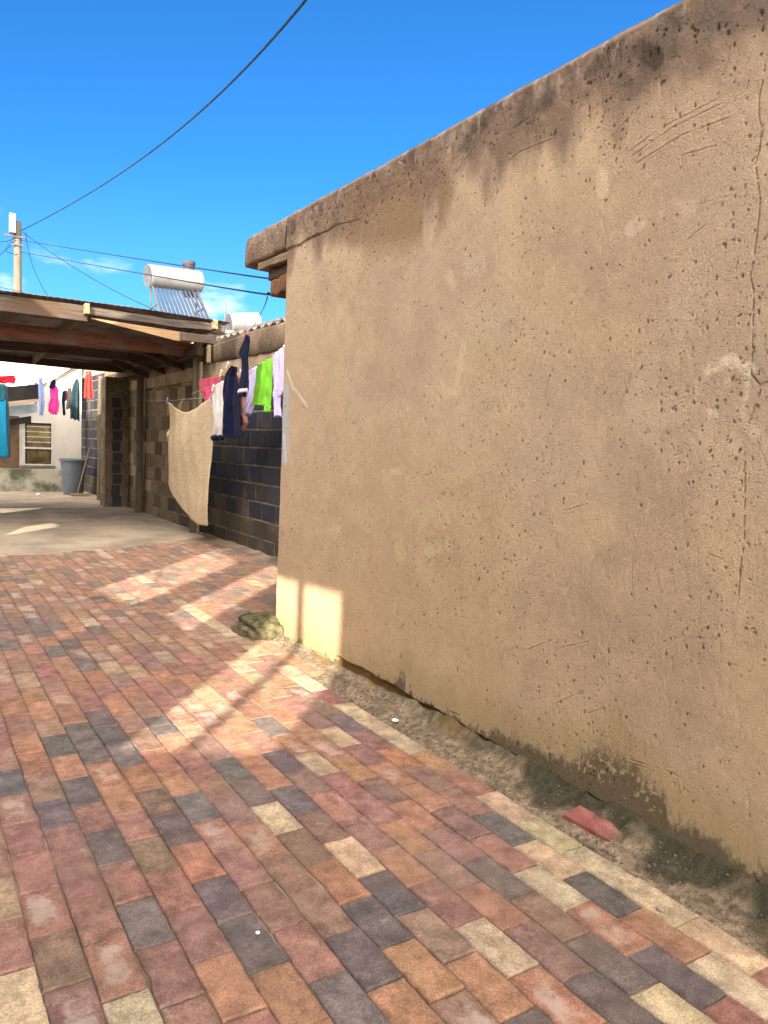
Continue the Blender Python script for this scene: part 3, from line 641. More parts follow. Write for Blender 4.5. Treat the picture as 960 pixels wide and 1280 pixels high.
b = MB(); b.beam((XL, YF+2.4, 2.675), (3.72, YF+2.4, 2.64), .08, .13, .01, warp=.01); b.build('purlin', dark_wood, cp)
b = MB(); b.beam((XL, YF+4.55, 2.655), (3.72, YF+4.55, 2.62), .08, .13, .01, warp=.01); b.build('purlin', dark_wood, cp)
b = MB(); b.prism([(2.02, 2.842), (3.30, 2.79), (3.34, 2.67), (3.10, 2.675), (2.02, 2.832)], 'y', YF-.05, YF-.02); b.build('bright_plank', bright_wood, cp)
b = MB(); b.beam((3.16, YF-.075, 2.735), (3.66, YF-.055, 2.735), .03, .11, .006, warp=.004); b.build('end_plank', grey_wood, cp)
for x in (-.6, .75, 1.955, 3.62):
    b = MB(); b.beam((x, YF-.16, 2.945), (x, YF+4.7, 2.64), .06, .13, .008, warp=.012); b.build('rafter', pale_wood if x > 1.5 else dark_wood, cp)
for (px, py, zt, r) in ((248, 666, 2.80, .070), (177, 641, 2.62, .068), (125, 626, 2.60, .065)):
    g = gx(px, py); g[0] = min(g[0], XB-.10)
    b = MB(); b.tube([(g[0], g[1], -.1), (g[0]+.006, g[1], .9), (g[0]-.004, g[1], 1.8), (g[0], g[1], zt)], [r*1.08, r, r*.98, r*.92], 12); b.build('post', post_m, cp, True)
b = MB(); b.beam((3.50, YF+.1, 2.58), (3.52, 16.9, 2.50), .09, .12, .01, warp=.012); b.build('wall_plate', dark_wood, cp)
for y in (11.4, 12.4, 13.4):
    b = MB(); b.beam((2.95, y, 2.60), (3.66, y+.35, 2.45), .06, .09, .008, warp=.01); b.build('brace', dark_wood, cp)
b = MB(); b.beam((3.56, YF-.06, 2.42), (3.56, YF-.06, 2.66), .055, .05, .005, up=(1, 0, 0)); b.build('post_board', pale_wood, cp)
rebase(cp)
b = MB(); b.beam((3.55, 10.62, .0), (3.55, 10.62, 2.45), .07, .03, .004, up=(1, 0, 0)); o = b.build('timber_board', pale_wood)
tag(o, 'tall pale board standing against the first carport post by the block wall', 'board')

# stub pier of blocks under the carport
pier = thing('block_pier', (3.45, 15.4, 0), 'rough block pier jutting from the wall between the two far carport posts', 'pier')
pm_ = simple('pier_render', (0.20, 0.155, 0.10), (0.10, 0.082, 0.062), 4, .95, .02, 22)
xg, zg = np.meshgrid(np.linspace(3.24, 3.70, 30), np.linspace(0, 2.48, 120), indexing='ij')
dk = (np.abs(xg-3.46+.02*(np.mod(zg, .42) > .21)) < .085)*(np.mod(zg, .21) > .018)*(zg < 2.1)
Cp = np.array((0.19, 0.15, 0.10))*(0.6+.8*vnoise(xg, zg, .15, 57, 4))[..., None]; Cp = np.where(dk[..., None] > 0, np.array((.06, .06, .066)), Cp)
Pp = np.stack([xg, 15.2-.03*vnoise(xg, zg, .12, 58, 4)-.012*(1-dk), zg], -1); grid_mesh('front_face', Pp, vcol('pier_face', .95, 60, .5, .012, 40), pier, True, Cp)
b = MB(); b.box((3.24, 15.21, -.1), (XB-.002, 15.62, 2.48), .012); b.build('pier_core', pm_, pier); rebase(pier)

# ------------------------------------------------------------------ white house at the end of the yard
YH = 19.4
wh_m = MT('whitewash'); wc = wh_m.mix(wh_m.ramp(wh_m.noise(2.0, 6, .6), .40, .70, 0, .45), (0.46, 0.44, 0.39), (0.30, 0.275, 0.235)); wh_m.bump(wh_m.noise(60, 4), .004); white_m = wh_m.done(wc, .9)
wh = thing('white_house', (1.0, YH+2, 0), 'white washed house with barred window and sloping gable at the far end of the yard', 'house')
def H(px, py, y=YH): p = ay(px, py, y); return p[0], p[2]
xr = H(102, 500)[0]
w0, w1 = H(28, 526), H(66, 582)
gl, gr = H(40, 487), H(104, 452)
b = MB(); b.prism([(-6, -.2), (w0[0], -.2), (w0[0], gl[1]-.25), (-6, gl[1]-.25)], 'y', YH, YH+.22)
b.prism([(w0[0], -.2), (w1[0], -.2), (w1[0], w1[1]), (w0[0], w1[1])], 'y', YH+.001, YH+.22)
b.prism([(w0[0], w0[1]), (w1[0], w0[1]), (w1[0], gl[1]+.25), (w0[0], gl[1]-.02)], 'y', YH+.001, YH+.22)
b.prism([(w1[0], -.2), (xr, -.2), (xr, gr[1]), (w1[0], gl[1]+.25)], 'y', YH, YH+.22); b.build('wall', white_m, wh)
plinth_m = simple('mossy_plinth', (0.34, 0.32, 0.26), (0.085, 0.095, 0.06), 2.2, .95, .01, 40, lo=.4, hi=.62)
b = MB(); b.box((-6, YH-.10, -.2), (H(80, 590)[0], YH-.002, H(20, 586)[1]), .01); b.build('plinth', plinth_m, wh)
white_p = simple('white_paint', (0.52, 0.51, 0.48), (0.40, 0.39, 0.36), 6, .6, .001, 60)
wf_ = MB(); fw_ = .032
wf_.box((w0[0], YH-.02, w1[1]), (w0[0]+.055, YH+.05, w0[1])); wf_.box((w1[0]-fw_, YH-.02, w1[1]), (w1[0], YH+.05, w0[1]))
wf_.box((w0[0]+.056, YH-.018, w0[1]-fw_), (w1[0]-fw_-.001, YH+.048, w0[1])); wf_.box((w0[0]+.056, YH-.018, w1[1]), (w1[0]-fw_-.001, YH+.048, w1[1]+.03))
wf_.box((w0[0]+.056, YH-.018, w1[1]+.38), (w1[0]-fw_-.001, YH+.048, w1[1]+.42))
win = wf_.build('window', white_p, wh)
b = MB()
for k in range(4):
    z = w1[1]+.42+(w0[1]-w1[1]-.42)*(k+1)/5; b.tube([(w0[0]+.08, YH-.03, z), (w1[0]-.04, YH-.03, z)], .008, 6)
b.build('burglar_bar', white_p, win)
glass = MT('dark_glass'); glass_m = glass.done((0.02, 0.02, 0.018), .08, 0, .5)
b = MB(); b.box((w0[0]+.05, YH+.055, w1[1]), (w1[0]-.03, YH+.06, w0[1])); gm = b.build('pane', simple('window_glass', (.05, .045, .03), (.03, .03, .025), 3, .1, 0), win)
cu = MB(); cx_ = np.linspace(w0[0]+.10, w1[0]-.05, 60)
cur = np.stack([np.repeat(cx_[:, None], 2, 1), YH+.045+.006*np.sin(np.repeat(cx_[:, None], 2, 1)*48), np.tile(np.array([w1[1]+.03, w0[1]-.05]), (60, 1))], -1)
o = grid_mesh('curtain', cur, cloth_mat('tan_curtain', (0.20, 0.155, 0.075), (0.11, 0.085, 0.045), scale=6), win, True); o.modifiers.new('thickness', 'SOLIDIFY').thickness = .002
b = MB(); b.box((w0[0]-.05, YH-.06, w1[1]-.035), (w1[0]+.05, YH+.02, w1[1]-.001)); b.build('sill', simple('sill', (.16, .14, .12), None, 6), win)
# recessed porch bay to the left of the window with its own lintel
d0, d1 = H(13, 527), H(24, 585)
b = MB(); b.box((d0[0]-.6, YH-.014, d1[1]), (d1[0], YH-.003, H(20, 520)[1])); b.build('doorway', simple('brown_door', (0.13, 0.085, 0.05), (0.08, 0.055, 0.035), 5), wh)
# gable verge board and roof
b = MB(); b.prism([(gl[0]-.5, gl[1]-.32), (gr[0]+.02, gr[1]+.02), (gr[0]+.02, gr[1]+.14), (gl[0]-.5, gl[1]-.16)], 'y', YH-.12, YH-.004); b.build('verge_board', white_p, wh)
b = MB(); b.prism([(gl[0]-.7, gl[1]-.10), (gr[0]+.05, gr[1]+.20), (gr[0]+.05, gr[1]+.26), (gl[0]-.7, gl[1]-.04)], 'y', YH-.05, YH+3.2); b.build('roof', simple('roof_sheet_grey', (.48, .47, .45), (.38, .37, .35), 2, .6, .003, 20), wh)
rebase(wh)
# lean-to awning over the door
aw = thing('awning', (1.9, YH-.6, 2.2), 'dark sheet awning with pale timber edge over the doorway of white house', 'awning')
a0, a1 = H(-80, 502, 18.6), H(50, 480, 18.6); a2 = H(50, 497, 18.6)
b = MB(); b.prism([(a0[0], a0[1]-.14), (a1[0], a1[1]-.32), (a1[0], a1[1]), (a0[0], a0[1]+.18)], 'y', 18.6, 18.63); b.build('front_sheet', simple('dark_sheet', (.012, .012, .014), (.022, .02, .018), 3), aw)
b = MB(); b.prism([(a0[0], a0[1]-.21), (a1[0], a1[1]-.39), (a1[0], a1[1]-.323), (a0[0], a0[1]-.143)], 'y', 18.58, 18.65); b.build('edge_timber', wood('edge_timber', (.34, .26, .18), (.25, .18, .12), 0), aw)
b = MB(); b.prism([(a0[0], a0[1]-.50), (a1[0], a1[1]-.62), (a1[0], a1[1]-.42), (a0[0], a0[1]-.26)], 'y', 18.95, 18.98); b.build('blue_fascia', simple('blue_fascia', (.30, .37, .42), (.22, .28, .33), 3), aw)
b = MB(); b.prism([(a0[0], a0[1]-.78), (a1[0]-.1, a1[1]-.85), (a1[0]-.1, a1[1]-.70), (a0[0], a0[1]-.62)], 'y', 19.2, 19.23); b.build('inner_board', simple('inner_board', (.03, .025, .03), None, 3), aw)
for x in (a1[0]-.03,):
    b = MB(); b.beam((x, 19.0, 1.85), (x, 19.0, 2.5), .05, .05, .004, up=(1, 0, 0)); b.build('support', wood('support', (.2, .15, .1), (.1, .08, .06), 2), aw)
rebase(aw)
# far white house behind, in full sun
fh = thing('far_house', (-1, 23.4, 0), 'sunlit pale house far behind the yard, seen under the carport roof', 'house')
b = MB(); b.box((-9, 23.2, -.2), (4.1, 23.7, 4.7)); b.build('wall', simple('far_white', (.8, .79, .76), (.72, .7, .67), 1, .9, .002), fh)
b = MB(); b.prism([(23.1, 4.702), (23.8, 4.702), (23.8, 4.80), (23.1, 4.80)], 'x', -9.2, 4.2); b.build('roof', simple('far_roof', (.36, .10, .08), (.26, .08, .06), 2), fh)
rebase(fh)

# ------------------------------------------------------------------ bin, broom
bp = gx(92, 619); bin_m = simple('grey_plastic', (0.105, 0.128, 0.148), (0.085, 0.10, 0.118), 2, .5, .0008, 40)
bn = thing('rubbish_bin', (bp[0], bp[1]+.05, .012), 'large grey plastic bin by the right end of the white house wall', 'bin')
b = MB(); b.lathe([(.0, 0), (.205, 0), (.21, .02), (.275, .78), (.262, .78), (.2, .03), (0, .03)], 36); b.build('tub', bin_m, bn, True)
b = MB(); b.lathe([(.270, .755), (.298, .76), (.300, .80), (.285, .81), (.258, .805), (.262, .76)], 36); b.build('rim', bin_m, bn, True)
bt, bh_ = ay(95, 621, bp[1]-.48), ay(112, 560, bp[1]-.16)
br = thing('broom', (bt[0], bt[1], .02), 'long handled broom leaning beside the grey bin', 'broom')
b = MB(); b.tube([(bt[0]+.03, bt[1], .07), tuple(bh_)], .016, 8); b.build('handle', wood('handle', (.20, .14, .09), (.13, .09, .06), 2), br, True)
b = MB(); b.box((bt[0]-.12, bt[1]-.04, .015), (bt[0]+.24, bt[1]+.04, .075), .01); b.build('brush', simple('bristle', (.30, .22, .15), (.2, .15, .1), 60), br); rebase(br)
p = gx(48, 619.5); o = lump('paper_scrap', (p[0], p[1], .03), (.05, .05, .02), scrap, 14, 2); tag(o, 'pale crumpled litter on the concrete in front of white house', 'litter')

# ------------------------------------------------------------------ laundry
def garment(name, rowsL, mat, label, cat, group, fold=.02, nf=5, parent=None, seed=1, n=26, thick=.004, bulge=.0, plane='x'):
    """rowsL: list of rows, each (left point, right point) in 3D, top to bottom -> one hanging cloth with folds"""
    rowsL = [(np.array(a, float), np.array(b, float)) for a, b in rowsL]
    m = max(24, 4*len(rowsL)); tt = np.linspace(0, len(rowsL)-1, m); P = np.zeros((n, m, 3))
    for j, t in enumerate(tt):
        i = min(int(t), len(rowsL)-2); f = t-i; f = f*f*(3-2*f)*.5+f*.5
        a = rowsL[i][0]*(1-f)+rowsL[i+1][0]*f; b_ = rowsL[i][1]*(1-f)+rowsL[i+1][1]*f
        for k in range(n):
            u = k/(n-1); q = a*(1-u)+b_*u; d = b_-a; nrm = np.cross(d, (0, 0, 1)); nrm = nrm/(np.linalg.norm(nrm)+1e-6)
            v = j/(m-1); env = .25+.75*v
            w = fold*env*(math.sin(u*nf*6.28+seed+1.2*v)+.5*math.sin(u*nf*2.7*6.28/2+seed*2.3+2*v))+fold*.6*(float(vnoise(np.array(u*3+seed), np.array(v*3), .5, seed+60, 3))-.5)*2
            P[k, j] = q+nrm*(w+bulge*math.sin(math.pi*u))+np.array([0, 0, (.012*math.sin(u*nf*6.28+seed))*(v > .97)])
    o = grid_mesh(name, P, mat, parent, True)
    s = o.modifiers.new('thickness', 'SOLIDIFY'); s.thickness = thick
    if parent is None: tag(o, label, cat, group)
    return o
def px_rows(rows, x0, x1=None):
    """rows of (left px, right px, py or (pyl, pyr)) seen on a plane x = x0"""
    out = []
    for l, r, y in rows:
        yl, yr = y if isinstance(y, tuple) else (y, y)
        out.append((ax(l, yl, x0), ax(r, yr, x1 if x1 else x0)))
    return out
G1 = 'washing on the line beside the block wall'; G2 = 'washing on the line beyond the carport'
peg_m = simple('white_peg', (.8, .8, .78), (.7, .7, .68), 20, .5, 0); bpeg_m = simple('blue_peg', (.25, .33, .62), None, 20, .5, 0); ppeg_m = simple('pink_peg', (.65, .25, .25), None, 20, .5, 0)
def peg(px, py, x, mat, label, tilt=.3):
    p = ax(px, py, x); o = MB()
    for s in (-1, 1): o.beam((0, s*.006, -.045), (0, s*.010, .04), .012, .008, .002, up=(1, 0, 0))
    q = o.build('clothes_peg', mat); q.location = p; q.rotation_euler = (tilt, 0, 0); tag(q, label, 'peg', 'clothes pegs on the washing lines'); return q
# hessian coloured blanket
bl_m = MT('beige_blanket'); bc_ = bl_m.mix(bl_m.ramp(bl_m.noise(34, 5, .75, (1, 1.4, .9)), .36, .64), (0.52, 0.42, 0.29), (0.33, 0.255, 0.165)); bl_m.bump(bl_m.noise(180, 3), .004); blank_m = bl_m.done(bc_, .98, 0, .1)
XC = 3.2
def blanket():
    n, m = 40, 60; P = np.zeros((n, m, 3)); tl, tr = ax(210, 502, XC-.05), ax(266, 496, XC)
    for i in range(n):
        u = i/(n-1)
        top = tl*(1-u)+tr*u; top = top+np.array([0, 0, -.20*math.sin(math.pi*min(1, u*1.0))*(1-.35*u)])
        pb = ax(207+58*u, 603+ (658-603)*(1-(1-u)**2.3), XC); bot = np.array([XC, top[1], pb[2]])
        for j in range(m):
            v = j/(m-1); q = top*(1-v)+bot*v
            q[0] += .030*math.sin(u*7+v*3.5+1)*(.3+v*.7)+.005*math.sin(u*29-v*5)+.012*math.sin(v*8+u*5)+.03*(float(vnoise(np.array(u*1.3), np.array(v*2), .5, 77, 3))-.5); P[i, j] = q
    o = grid_mesh('blanket', P, blank_m, None, True); o.modifiers.new('thickness', 'SOLIDIFY').thickness = .008
    tag(o, 'large beige blanket sagging from two corners in front of block wall', 'blanket', G1)
blanket()
M_navy = cloth_mat('navy', (0.008, 0.010, 0.036), (0.005, 0.006, 0.020)); M_green = cloth_mat('lime', (0.22, 0.62, 0.05), (0.17, 0.5, 0.04)); M_lil = cloth_mat('lilac', (0.58, 0.54, 0.80), (0.5, 0.46, 0.72))
M_pink = cloth_mat('salmon', (0.62, 0.31, 0.28), (0.5, 0.24, 0.22)); M_red = cloth_mat('crimson', (0.45, 0.06, 0.11), (0.36, .05, .09)); M_grey = cloth_mat('grey_cotton', (0.52, 0.50, 0.48), (0.42, .41, .42)); M_wht = cloth_mat('white_cotton', (.78, .77, .77))
garment('tee_shirt', px_rows([(252, 276, (474, 470)), (249, 277, 480), (251, 276, 489), (256, 272, 500), (256, 268, 512), (257, 264, 520)], 3.36), M_red, 'crimson t-shirt hanging behind the grey trousers next to carport post', 'shirt', G1, .02, 3, seed=2)
tr_ = garment('trousers', px_rows([(268, 279, (482, 476)), (266, 279, 495), (267, 281, 515), (266, 281, 530), (264, 278, 545)], 3.16), M_grey, 'pale grey trousers with dark hem hanging left of the navy jacket', 'trousers', G1, .02, 2, seed=3)
garment('hem', px_rows([(264, 278, 545), (263.5, 277.5, 550)], 3.15), M_navy, None, None, None, .02, 2, tr_, 3)
garment('jacket', px_rows([(287, 294, (457, 459)), (281, 296, 468), (277, 297, 485), (276, 297, 505), (276, 299, 525), (275, 301, 540), (276, 301, (549, 546))], 3.1), M_navy, 'navy jacket hanging in a tall fold between trousers and pink top', 'jacket', G1, .035, 2, seed=4, bulge=-.05)
pk = garment('blouse', px_rows([(291, 301, (468, 466)), (292, 303, 480), (294, 306, 500), (296, 307, 515), (297, 309, 528), (298, 303, 538)], 3.22), M_pink, 'salmon pink top hanging behind the navy jacket and sock', 'top', G1, .025, 2, seed=5)
garment('blouse', px_rows([(311, 322, (464, 457)), (308, 325, 472), (306, 326, 485), (304, 323, 497), (302, 318, 508), (303, 314, 519)], 3.24), M_lil, 'pale lilac top with white trim hanging left of the green shirt', 'top', G1, .025, 3, seed=6)
gs = garment('green_shirt', px_rows([(323, 341, (456, 446)), (321.5, 341, 465), (320, 341, 480), (318, 340, 494), (316.5, 340, 504), (318, 340, 507)], 3.18), M_green, 'lime green shirt hanging between two lilac garments', 'shirt', G1, .022, 3, seed=7)
garment('sleeve', px_rows([(329, 339, 503), (331, 339, 510), (331, 338, 515)], 3.17), M_green, None, None, None, .012, 2, gs, 8)
ls = garment('lilac_shirt', px_rows([(341.5, 357, (444, 431)), (341.5, 358, 455), (341, 358, 475), (341, 357, 490), (342, 352, 496)], 3.14), M_lil, 'pale lilac shirt hanging at the corner of plastered wall', 'shirt', G1, .02, 3, seed=9)
garment('sleeve', px_rows([(340.5, 351, 490), (341.5, 350, 505), (343, 350.5, 521)], 3.13), M_lil, None, None, None, .012, 2, ls, 10)
sk = garment('sock', px_rows([(308, 312, (418, 420)), (305, 312, 426), (300.5, 311, 437), (299, 310, 442), (303, 309.5, 450), (303, 310, 462), (301.5, 310.5, 475), (299, 310, 486)], 3.02), M_navy, 'long navy football sock with white stripes pegged by its toe above the shirts', 'sock', G1, .012, 1, seed=11, thick=.012)
garment('stripe', px_rows([(299, 309, (488, 486)), (298.7, 309, (490.5, 488.5))], 3.012), M_wht, None, None, None, .012, 1, sk, 11, thick=.016)
garment('cuff', px_rows([(298.7, 308.5, (491, 489)), (298.5, 306.5, (497, 495))], 3.02), M_navy, None, None, None, .012, 1, sk, 11, thick=.012)
wire_m = simple('line_wire', (.35, .35, .36), None, 5, .5, 0); black_m = simple('black_cable', (.008, .020, .028), None, 5, .6, 0)
def cable(name, pts, r, mat, label, cat, group=None, sag=0.0, n=24):
    P = [Vector(p) for p in pts]
    if sag and len(P) == 2: P = [P[0].lerp(P[1], i/n)-Vector((0, 0, sag*4*(i/n)*(1-i/n))) for i in range(n+1)]
    o = MB().tube(P, r, 6).build(name, mat, None, True); tag(o, label, cat, group); return o
L1 = [ax(*p, 3.2) for p in ((362, 426), (341, 444), (322, 457), (290, 462), (268, 481))]
cable('washing_line', L1+[ax(240, 492, 3.4)], .004, wire_m, 'thin washing line holding the shirts and jacket beside block wall', 'washing line')
cable('washing_line', [ax(355, 398, 3.0), ax(309, 418, 3.02), ax(255, 436, 3.55)], .003, wire_m, 'thin upper washing line carrying only the long navy sock', 'washing line')
cable('washing_line', [ax(268, 496, XC), ax(210, 501, XC-.05), ax(178, 500, 3.55)], .003, wire_m, 'thin washing line holding the beige blanket near the carport post', 'washing line')
peg(284, 456, 3.08, peg_m, 'white clothes peg on the shoulder of the navy jacket', .9); peg(276, 466, 3.2, peg_m, 'white clothes peg between crimson t-shirt and navy jacket', .7)
peg(266, 484, 3.14, peg_m, 'white clothes peg at the waist of the pale grey trousers', .6); peg(209, 500, XC-.06, bpeg_m, 'blue clothes peg on the left corner of the beige blanket'); peg(264, 496, XC-.02, bpeg_m, 'blue clothes peg on the right corner of the beige blanket')
peg(305, 416, 3.0, ppeg_m, 'pink clothes peg above the toe of the navy sock'); peg(300, 466, 3.18, peg_m, 'white clothes peg between navy jacket and the sock')

def pyrows(rows, y0): return [(ay(l, (y[0] if isinstance(y, tuple) else y), y0), ay(r, (y[1] if isinstance(y, tuple) else y), y0)) for l, r, y in rows]
YL = 17.0
tw = garment('towel', pyrows([(-14, 7, (479, 480)), (-14, 7, 500)], YL), cloth_mat('teal', (.035, .15, .18)), 'long towel with teal top and bright blue body at the far left edge', 'towel', G2, .02, 2, seed=21)
garment('lower_half', pyrows([(-14, 7, 500), (-14, 8, 530), (-14, 11, (571, 572))], YL), cloth_mat('turquoise', (.02, .30, .50), (.02, .24, .42)), None, None, None, .02, 2, tw, 21)
garment('dark_towel', pyrows([(5, 9, 482), (6, 11, 510), (8, 13, 540), (10, 13, 572)], YL+.1), cloth_mat('slate', (.06, .10, .13)), 'narrow slate towel hanging behind the blue towel', 'towel', G2, .015, 1, seed=22)
garment('red_cloth', pyrows([(-10, 18, (471, 469)), (-10, 20.5, 474), (-10, 18, 479)], YL-.3), cloth_mat('scarlet', (.62, .02, .04), (.5, .015, .03)), 'scarlet cloth folded over the line above the blue towel', 'cloth', G2, .03, 2, seed=23)
garment('blue_shirt', pyrows([(48, 53, 472), (48, 55, 490), (49, 56, 505), (49, 54, 519)], YL), cloth_mat('pale_blue', (.22, .28, .50), (.17, .22, .4)), 'pale blue shirt hanging edge on between the awning and the pink dress', 'shirt', G2, .02, 1, seed=24)
pd = garment('pink_dress', pyrows([(63, 70, (482, 481)), (62, 73, 487), (63, 73, 498), (60, 74, 506), (60, 73, 514), (64, 71, 518)], YL), cloth_mat('magenta', (.60, .05, .26), (.48, .035, .2)), 'bright pink dress with navy collar hanging in front of white house', 'dress', G2, .025, 2, seed=25)
garment('collar', pyrows([(66, 69, 474), (63, 70, 479), (61, 68, 485)], YL-.04), M_navy, None, None, None, .01, 1, pd, 26)
garment('white_vest', pyrows([(59, 63, (478, 479)), (58.5, 63, 486), (59, 62.5, 494)], YL+.05), M_wht, 'small white vest hanging just left of the pink dress', 'vest', G2, .01, 1, seed=33)
garment('dark_sock', pyrows([(78, 81.5, 489), (77, 81, 500), (78, 81, 510), (78.5, 82, 519)], YL), M_navy, 'thin dark sock hanging beside the pink dress', 'sock', G2, .01, 1, seed=27)
garment('maroon_cloth', pyrows([(80, 84, 488), (80.5, 84, 496), (81, 83, 501)], YL+.05), cloth_mat('maroon', (.16, .02, .05)), 'small maroon cloth hanging next to the dark sock', 'cloth', G2, .01, 1, seed=28)
garment('grey_cloth', pyrows([(85, 89, 485), (84, 90, 495), (83, 89, 505), (83, 88, 511)], YL), cloth_mat('charcoal', (.10, .09, .085)), 'charcoal grey cloth hanging left of the dark green coat', 'cloth', G2, .015, 1, seed=29)
garment('dark_coat', pyrows([(95, 98, 474), (91, 99.5, 482), (89, 100, 495), (88, 100, 512), (88, 99.5, (523, 526))], YL), cloth_mat('bottle_green', (.025, .05, .06), (.018, .035, .045)), 'dark bluish green coat hanging at the end of the white house', 'coat', G2, .03, 2, seed=30)
garment('red_towel', pyrows([(107, 114, (465, 463)), (106, 115, 475), (105, 116, 488), (105, 117, 498)], YL), cloth_mat('brick_red', (.42, .05, .04), (.33, .04, .035)), 'brick red towel hanging beside the far carport post', 'towel', G2, .02, 2, seed=31)
cable('washing_line', [ay(-20, 470, YL), ay(50, 470, YL), ay(70, 473, YL), ay(98, 474, YL), ay(118, 462, YL)], .005, wire_m, 'thin washing line with coloured clothes beyond the carport', 'washing line')
# far stretch of block wall past the pier
fw = block_wall('block_wall_end', 'far stretch of dark block wall behind the bin and red towel', XB+.05, 17.3, 23, 2.75, 30); rebase(fw)

# ------------------------------------------------------------------ neighbour's roofs, geysers, pole
nh = thing('neighbour_house', (8, 21, 0), 'neighbouring house behind the block wall with low sheet roof carrying the big water heater', 'house')
b = MB(); b.box((4.4, 16.6, -.2), (12, 25, 3.72)); b.build('wall', simple('neighbour_wall', (.42, .35, .27), None, 2), nh)
b = MB(); b.box((4.2, 16.4, 3.722), (12.2, 25.2, 3.80), .01); b.build('roof', sheet, nh); rebase(nh)
th = thing('tiled_house', (6, 11, 0), 'low house with dark tiled roof just showing above the block wall', 'house')
XRG, ZRG, YRG = 6.0, 3.66, 15.0
b = MB(); b.box((4.75, 7.6, -.2), (7.3, 14.7, 2.95)); b.build('wall', simple('tiled_wall', (.45, .4, .33), None, 2), th)
tl_m = MT('roof_tile'); tm_c = tl_m.mix(tl_m.ramp(tl_m.noise(6, 5), .35, .65), (.06, .052, .05), (.14, .125, .112)); tl_m.bump(tl_m.noise(50, 4), .006); tile_m = tl_m.done(tm_c, .85)
b = MB()
for i in range(6):                      # courses of overlapping tiles from eave to ridge, both sides
    for sgn in (-1, 1):
        xa = XRG+sgn*(1.50-i*.25); za = ZRG-.62+i*.103
        for k in range(27):
            ya = 7.4+k*.28
            V = [(xa, ya, za), (xa, ya+.07, za+.045), (xa, ya+.14, za+.055), (xa, ya+.21, za+.02), (xa, ya+.28, za)]
            b.add(V+[(x-sgn*.28, y, z+.085) for x, y, z in V], [(q, q+1, q+6, q+5) for q in range(4)])
o = b.build('roof', tile_m, th); o.modifiers.new('thickness', 'SOLIDIFY').thickness = .014
b = MB(); b.prism([(4.75, 2.952), (7.25, 2.952), (6.0, 3.56)], 'y', 7.7, 14.8); b.build('gable', simple('gable', (.40, .36, .3), None, 2), th); rebase(th)

steel = simple('white_steel', (0.27, 0.27, 0.265), (0.21, .21, .205), 2, .38, 0, metal=.4); steel_d = simple('zinc', (.11, .115, .125), None, 8, .5, 0, metal=.3)
tube_m = MT('vacuum_tube'); tubem = tube_m.done((.04, .048, .07), .15, 0, .5)
def geyser(name, A, B, drop, ntube, label, rad, stand_z, chimney):
    t = thing(name, tuple((np.array(A)+np.array(B))/2-np.array([0, 0, A[2]-stand_z])), label, 'water heater')
    A, B = Vector(A), Vector(B); d = (B-A).normalized()
    b = MB(); ring = [(-.02, .80), (.0, .97), (.02, 1.0)]
    pts = [A-d*.03, A-d*.015, A, A+d*.05]+[A.lerp(B, .25), A.lerp(B, .5), A.lerp(B, .75)]+[B-d*.05, B, B+d*.015, B+d*.03]
    b.tube(pts, [rad*.85, rad*.97, rad, rad, rad, rad, rad, rad, rad, rad*.97, rad*.85], 28); tk = b.build('tank', steel, t, True)
    b = MB()
    b.tube([A-d*.034, A-d*.026], rad*.93, 28); b.build('end_cap', steel_d, tk, True)
    b = MB(); b.tube([A+d*.1, B-d*.1], .02, 8)
    foot = Vector(drop)
    for k in range(ntube):
        s = A.lerp(B, .07+.86*k/(ntube-1))-Vector((0, 0, rad*.75)); e = s+foot
        q = MB(); q.tube([s, e], .029, 10); q.build('glass_tube', tubem, t, True)
    m0, m1 = A.lerp(B, .0)+foot-Vector((0, 0, rad*.75)), A.lerp(B, 1.0)+foot-Vector((0, 0, rad*.75))
    b = MB(); b.beam(m0, m1, .08, .06, .005); b.build('tube_holder', steel_d, t)
    for P in (A+d*.06, B-d*.06):
        b = MB(); back = P+Vector((0, .0, -rad)); b.beam(back, Vector((back.x, back.y, stand_z)), .04, .04, .003, up=(1, 0, 0))
        b.beam(back+Vector((0, 0, .1)), back+foot-Vector((0, 0, rad*-.1)), .035, .035, .003)
        mid_ = back+foot*.45; b.beam(Vector((back.x, back.y, mid_.z)), mid_, .03, .03, .003); b.build('stand_leg', steel_d, t)
    if chimney is not None:
        c = Vector(chimney); b = MB(); b.lathe([(0, -.62), (.135, -.62), (.135, .12), (.15, .12), (.15, .20), (.13, .21), (0, .21)], 20, c); b.build('feed_tank', simple('dark_grey_plastic', (.05, .05, .055), (.035, .035, .04), 4, .6, 0), t, True)
    return rebase(t)
gA, gB = ay(186, 344.5, 17.9), ay(249, 352.5, 18.08)
geyser('solar_water_heater', gA, gB, tuple(ay(210, 406, 16.9)-ay(193, 358, 18.1)), 12, 'white solar water heater with row of glass tubes on the neighbouring roof', .255, 3.79, ay(236, 338, 18.35))
g2A, g2B = ay(287, 404, 22.0), ay(322, 403, 22.0)
geyser('solar_water_heater', g2A, g2B, (.35, -.9, -.75), 9, 'second white solar water heater lying lower behind the block wall coping', .30, 3.79, None)
b = MB(); q = ay(281, 412, 21.5); b.tube([(q[0], q[1], 3.6), (q[0], q[1], ay(281, 376, 21.5)[2])], .025, 8); o = b.build('vent_pipe', steel_d, None, True); tag(o, 'thin vertical pipe standing left of the lower water heater', 'pipe')
rr_ = thing('red_roofed_house', (9, 48, 0), 'distant house whose red roof tip shows over the carport', 'house')
q = ay(166, 386, 48); b = MB(); b.prism([(q[0]-3, q[2]-1.5), (q[0]+3, q[2]-1.5), (q[0], q[2])], 'y', 48, 56); b.build('roof', simple('red_tile', (.50, .06, .05), (.4, .05, .04), 2), rr_)
